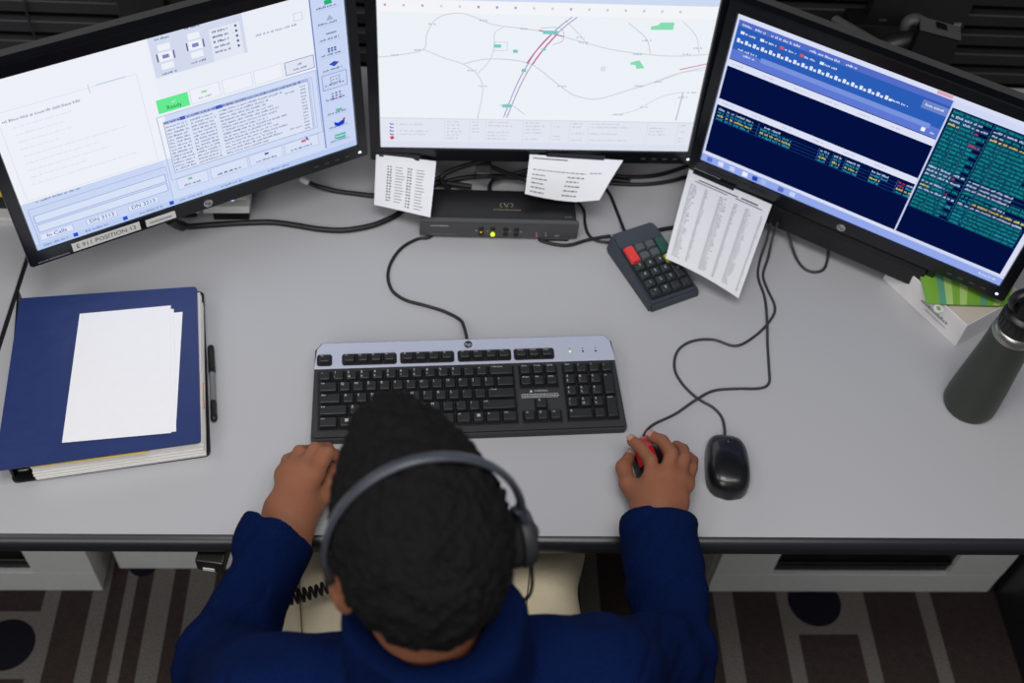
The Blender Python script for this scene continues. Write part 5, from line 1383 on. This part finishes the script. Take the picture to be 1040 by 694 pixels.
# ================================================================== HEADSET
hs = thing('headset', 'grey over-head telephone headset worn on the black hair', 'headset', tuple(HC+[0, 0, D+0.1]))
def HW(x, y, z): q = H(x, y, z); return Vector((q[0], q[1], q[2]+D))
P = []
for i in range(25):
    a = R(-100+200*i/24); P.append(HW((0.098 if a > 0 else 0.0875)*math.sin(a), -0.004-0.010*math.cos(a), 0.020+0.109*math.cos(a)))
obj('headband', MB().tube(P, 0.0036, n=12, smooth=2, flat=1.9), M['band'], hs, world=True)
Te = Matrix.Translation(HW(0.093, 0.002, -0.012)) @ HM.to_4x4() @ Matrix.Rotation(R(90), 4, 'Y')
ecup = obj('ear_cup', MB().lathe([(0.025, 0.0015), (0.030, 0.004), (0.030, 0.011), (0.026, 0.017), (0.015, 0.020), (0.001, 0.0205)], n=36, T=Te), M['cup'], hs, world=True)
obj('ear_cushion', MB().lathe([(0.012, -0.012), (0.024, -0.012), (0.029, -0.008), (0.029, -0.001), (0.024, 0.002)], n=36, T=Te), M['foam'], ecup, world=True)
obj('pivot_arm', MB().tube([HW(0.0945, -0.005, 0.035), HW(0.104, -0.003, 0.012), HW(0.114, 0.002, -0.010)], 0.0048, n=10, flat=1.6), M['band'], hs, world=True)
obj('temple_pad', MB().lathe([(0.001, -0.004), (0.013, -0.004), (0.015, 0.0), (0.013, 0.004), (0.001, 0.005)], n=24, T=Matrix.Translation(HW(-0.0865, -0.004, 0.004)) @ HM.to_4x4() @ Matrix.Rotation(R(-90), 4, 'Y')), M['foam'], hs, world=True)
obj('microphone_boom', MB().tube([HW(0.110, 0.004, -0.020), HW(0.104, 0.05, -0.045), HW(0.085, 0.095, -0.066), HW(0.045, 0.122, -0.072)], 0.0022, n=8).tube([HW(0.048, 0.121, -0.072), HW(0.030, 0.125, -0.072)], 0.006, n=12, smooth=0), M['black'], hs, world=True)
obj('cord', MB().tube([HW(0.108, -0.006, -0.035), HW(0.110, -0.010, -0.075), HW(0.106, 0.0, -0.105), HW(0.098, 0.03, -0.14), HW(0.06, 0.08, -0.20)], 0.0019, n=8), M['rubber'], hs, world=True)
# coiled cord over the lap
a, b = at(286, 608, -0.075), at(352, 586, -0.070)
ax_v = (b-a); ln = ax_v.length; d = ax_v.normalized(); n1 = Vector((0, 0, 1)); n1 = (n1-d*n1.dot(d)).normalized(); n2_ = d.cross(n1)
P = []
turns = 11
for i in range(turns*14+1):
    t_ = i/(turns*14); an = 2*PI*turns*t_; r_ = 0.0085*(1+0.15*math.sin(9*t_)); P.append(a + d*(ln*t_) + n1*(r_*math.cos(an)-0.012*math.sin(PI*t_)) + n2_*r_*math.sin(an))
tail = [at(270, 600, -0.06), at(277, 614, -0.07), at(283, 616, -0.074)]
mb = MB().tube(P, 0.0022, n=7, smooth=0).tube(tail + [P[0]], 0.0022, n=7, smooth=5).tube([P[-1], P[-1]+d*0.03+Vector((0, 0, 0.01)), P[-1]+d*0.07+Vector((0, -0.02, 0.03))], 0.0022, n=7)
o = obj('coiled_cord', mb, M['rubber'], loc=a); tag(o, 'black coiled headset cord stretched above the khaki lap', 'cord')

# ================================================================== CHAIR under the person
ch = thing('office_chair', 'black office chair under the seated person', 'chair', (0.0, -0.38, 0.0))
m = MB().prism(rrect(0.46, 0.44, 0.09, 6), 0.36, 0.438, bev=0.018, T=Matrix.Translation((0, 0.02, 0)))
obj('seat', m, M['seat'], ch)
obj('backrest', MB().prism(rrect(0.40, 0.40, 0.10, 6), -0.025, 0.025, bev=0.015, T=Matrix.Translation((0, -0.235, 0.72)) @ Matrix.Rotation(R(90+6), 4, 'X')), M['seat'], ch)
obj('back_post', MB().tube([(0, -0.12, 0.36), (0, -0.25, 0.38), (0, -0.285, 0.50), (0, -0.275, 0.72)], 0.018, n=12), M['dark'], ch)
obj('gas_column', MB().lathe([(0.028, 0.09), (0.028, 0.24), (0.018, 0.2405), (0.018, 0.355), (0.06, 0.3555), (0.06, 0.362)], n=24), M['dark'], ch)
for i in range(5):
    a = R(90+72*i+36); e = Vector((0.29*math.cos(a), 0.29*math.sin(a), 0.07))
    l = obj('base_leg', MB().tube([(0, 0, 0.10), e], (0.022, 0.015), n=10, smooth=0), M['dark'], ch)
    obj('castor', MB().lathe([(0.010, -0.018), (0.027, -0.014), (0.027, 0.014), (0.010, 0.018)], n=20, T=Matrix.Translation((e.x, e.y, 0.027)) @ Matrix.Rotation(a, 4, 'Z') @ Matrix.Rotation(R(90), 4, 'X')), M['black'], l)

# ================================================================== LIGHT
def area(name, loc, tgt, sx, sy, e, col=(1, 0.985, 0.97)):
    l = bpy.data.lights.new(name, 'AREA'); l.shape = 'RECTANGLE'; l.size = sx; l.size_y = sy; l.energy = e; l.color = col
    o = bpy.data.objects.new(name, l); COL.objects.link(o); o.location = loc
    o.rotation_euler = (Vector(tgt)-Vector(loc)).to_track_quat('-Z', 'Y').to_euler(); return o
area('ceiling_or_fill_lamp', (-0.1, -0.36, 2.8), (-0.1, -0.2, 0.5), 0.9, 0.6, 16.5)
area('ceiling_or_fill_lamp', (-1.0, -2.3, 2.8), (-0.4, 0.1, 0.3), 2.2, 1.4, 38)
area('ceiling_or_fill_lamp', (0.65, -0.65, 2.8), (0.6, -0.4, 0.3), 1.2, 0.6, 11)  # added fill lamp, lifts the head's shade on the desk front
area('ceiling_or_fill_lamp', (-1.5, 0.0, 2.8), (-1.2, 0.0, 0.5), 0.8, 0.6, 7)  # added lamp without a known fitting, brightens the far left of the desk
wd = bpy.data.worlds.new('world'); SC.world = wd; wd.use_nodes = True
wd.node_tree.nodes['Background'].inputs[0].default_value = (0.9, 0.95, 1.0, 1); wd.node_tree.nodes['Background'].inputs[1].default_value = 0.10
SC.view_settings.view_transform = 'Standard'; SC.view_settings.look = 'None'; SC.view_settings.exposure = 0.0; SC.view_settings.gamma = 1.0; SC.view_settings.use_curve_mapping = False
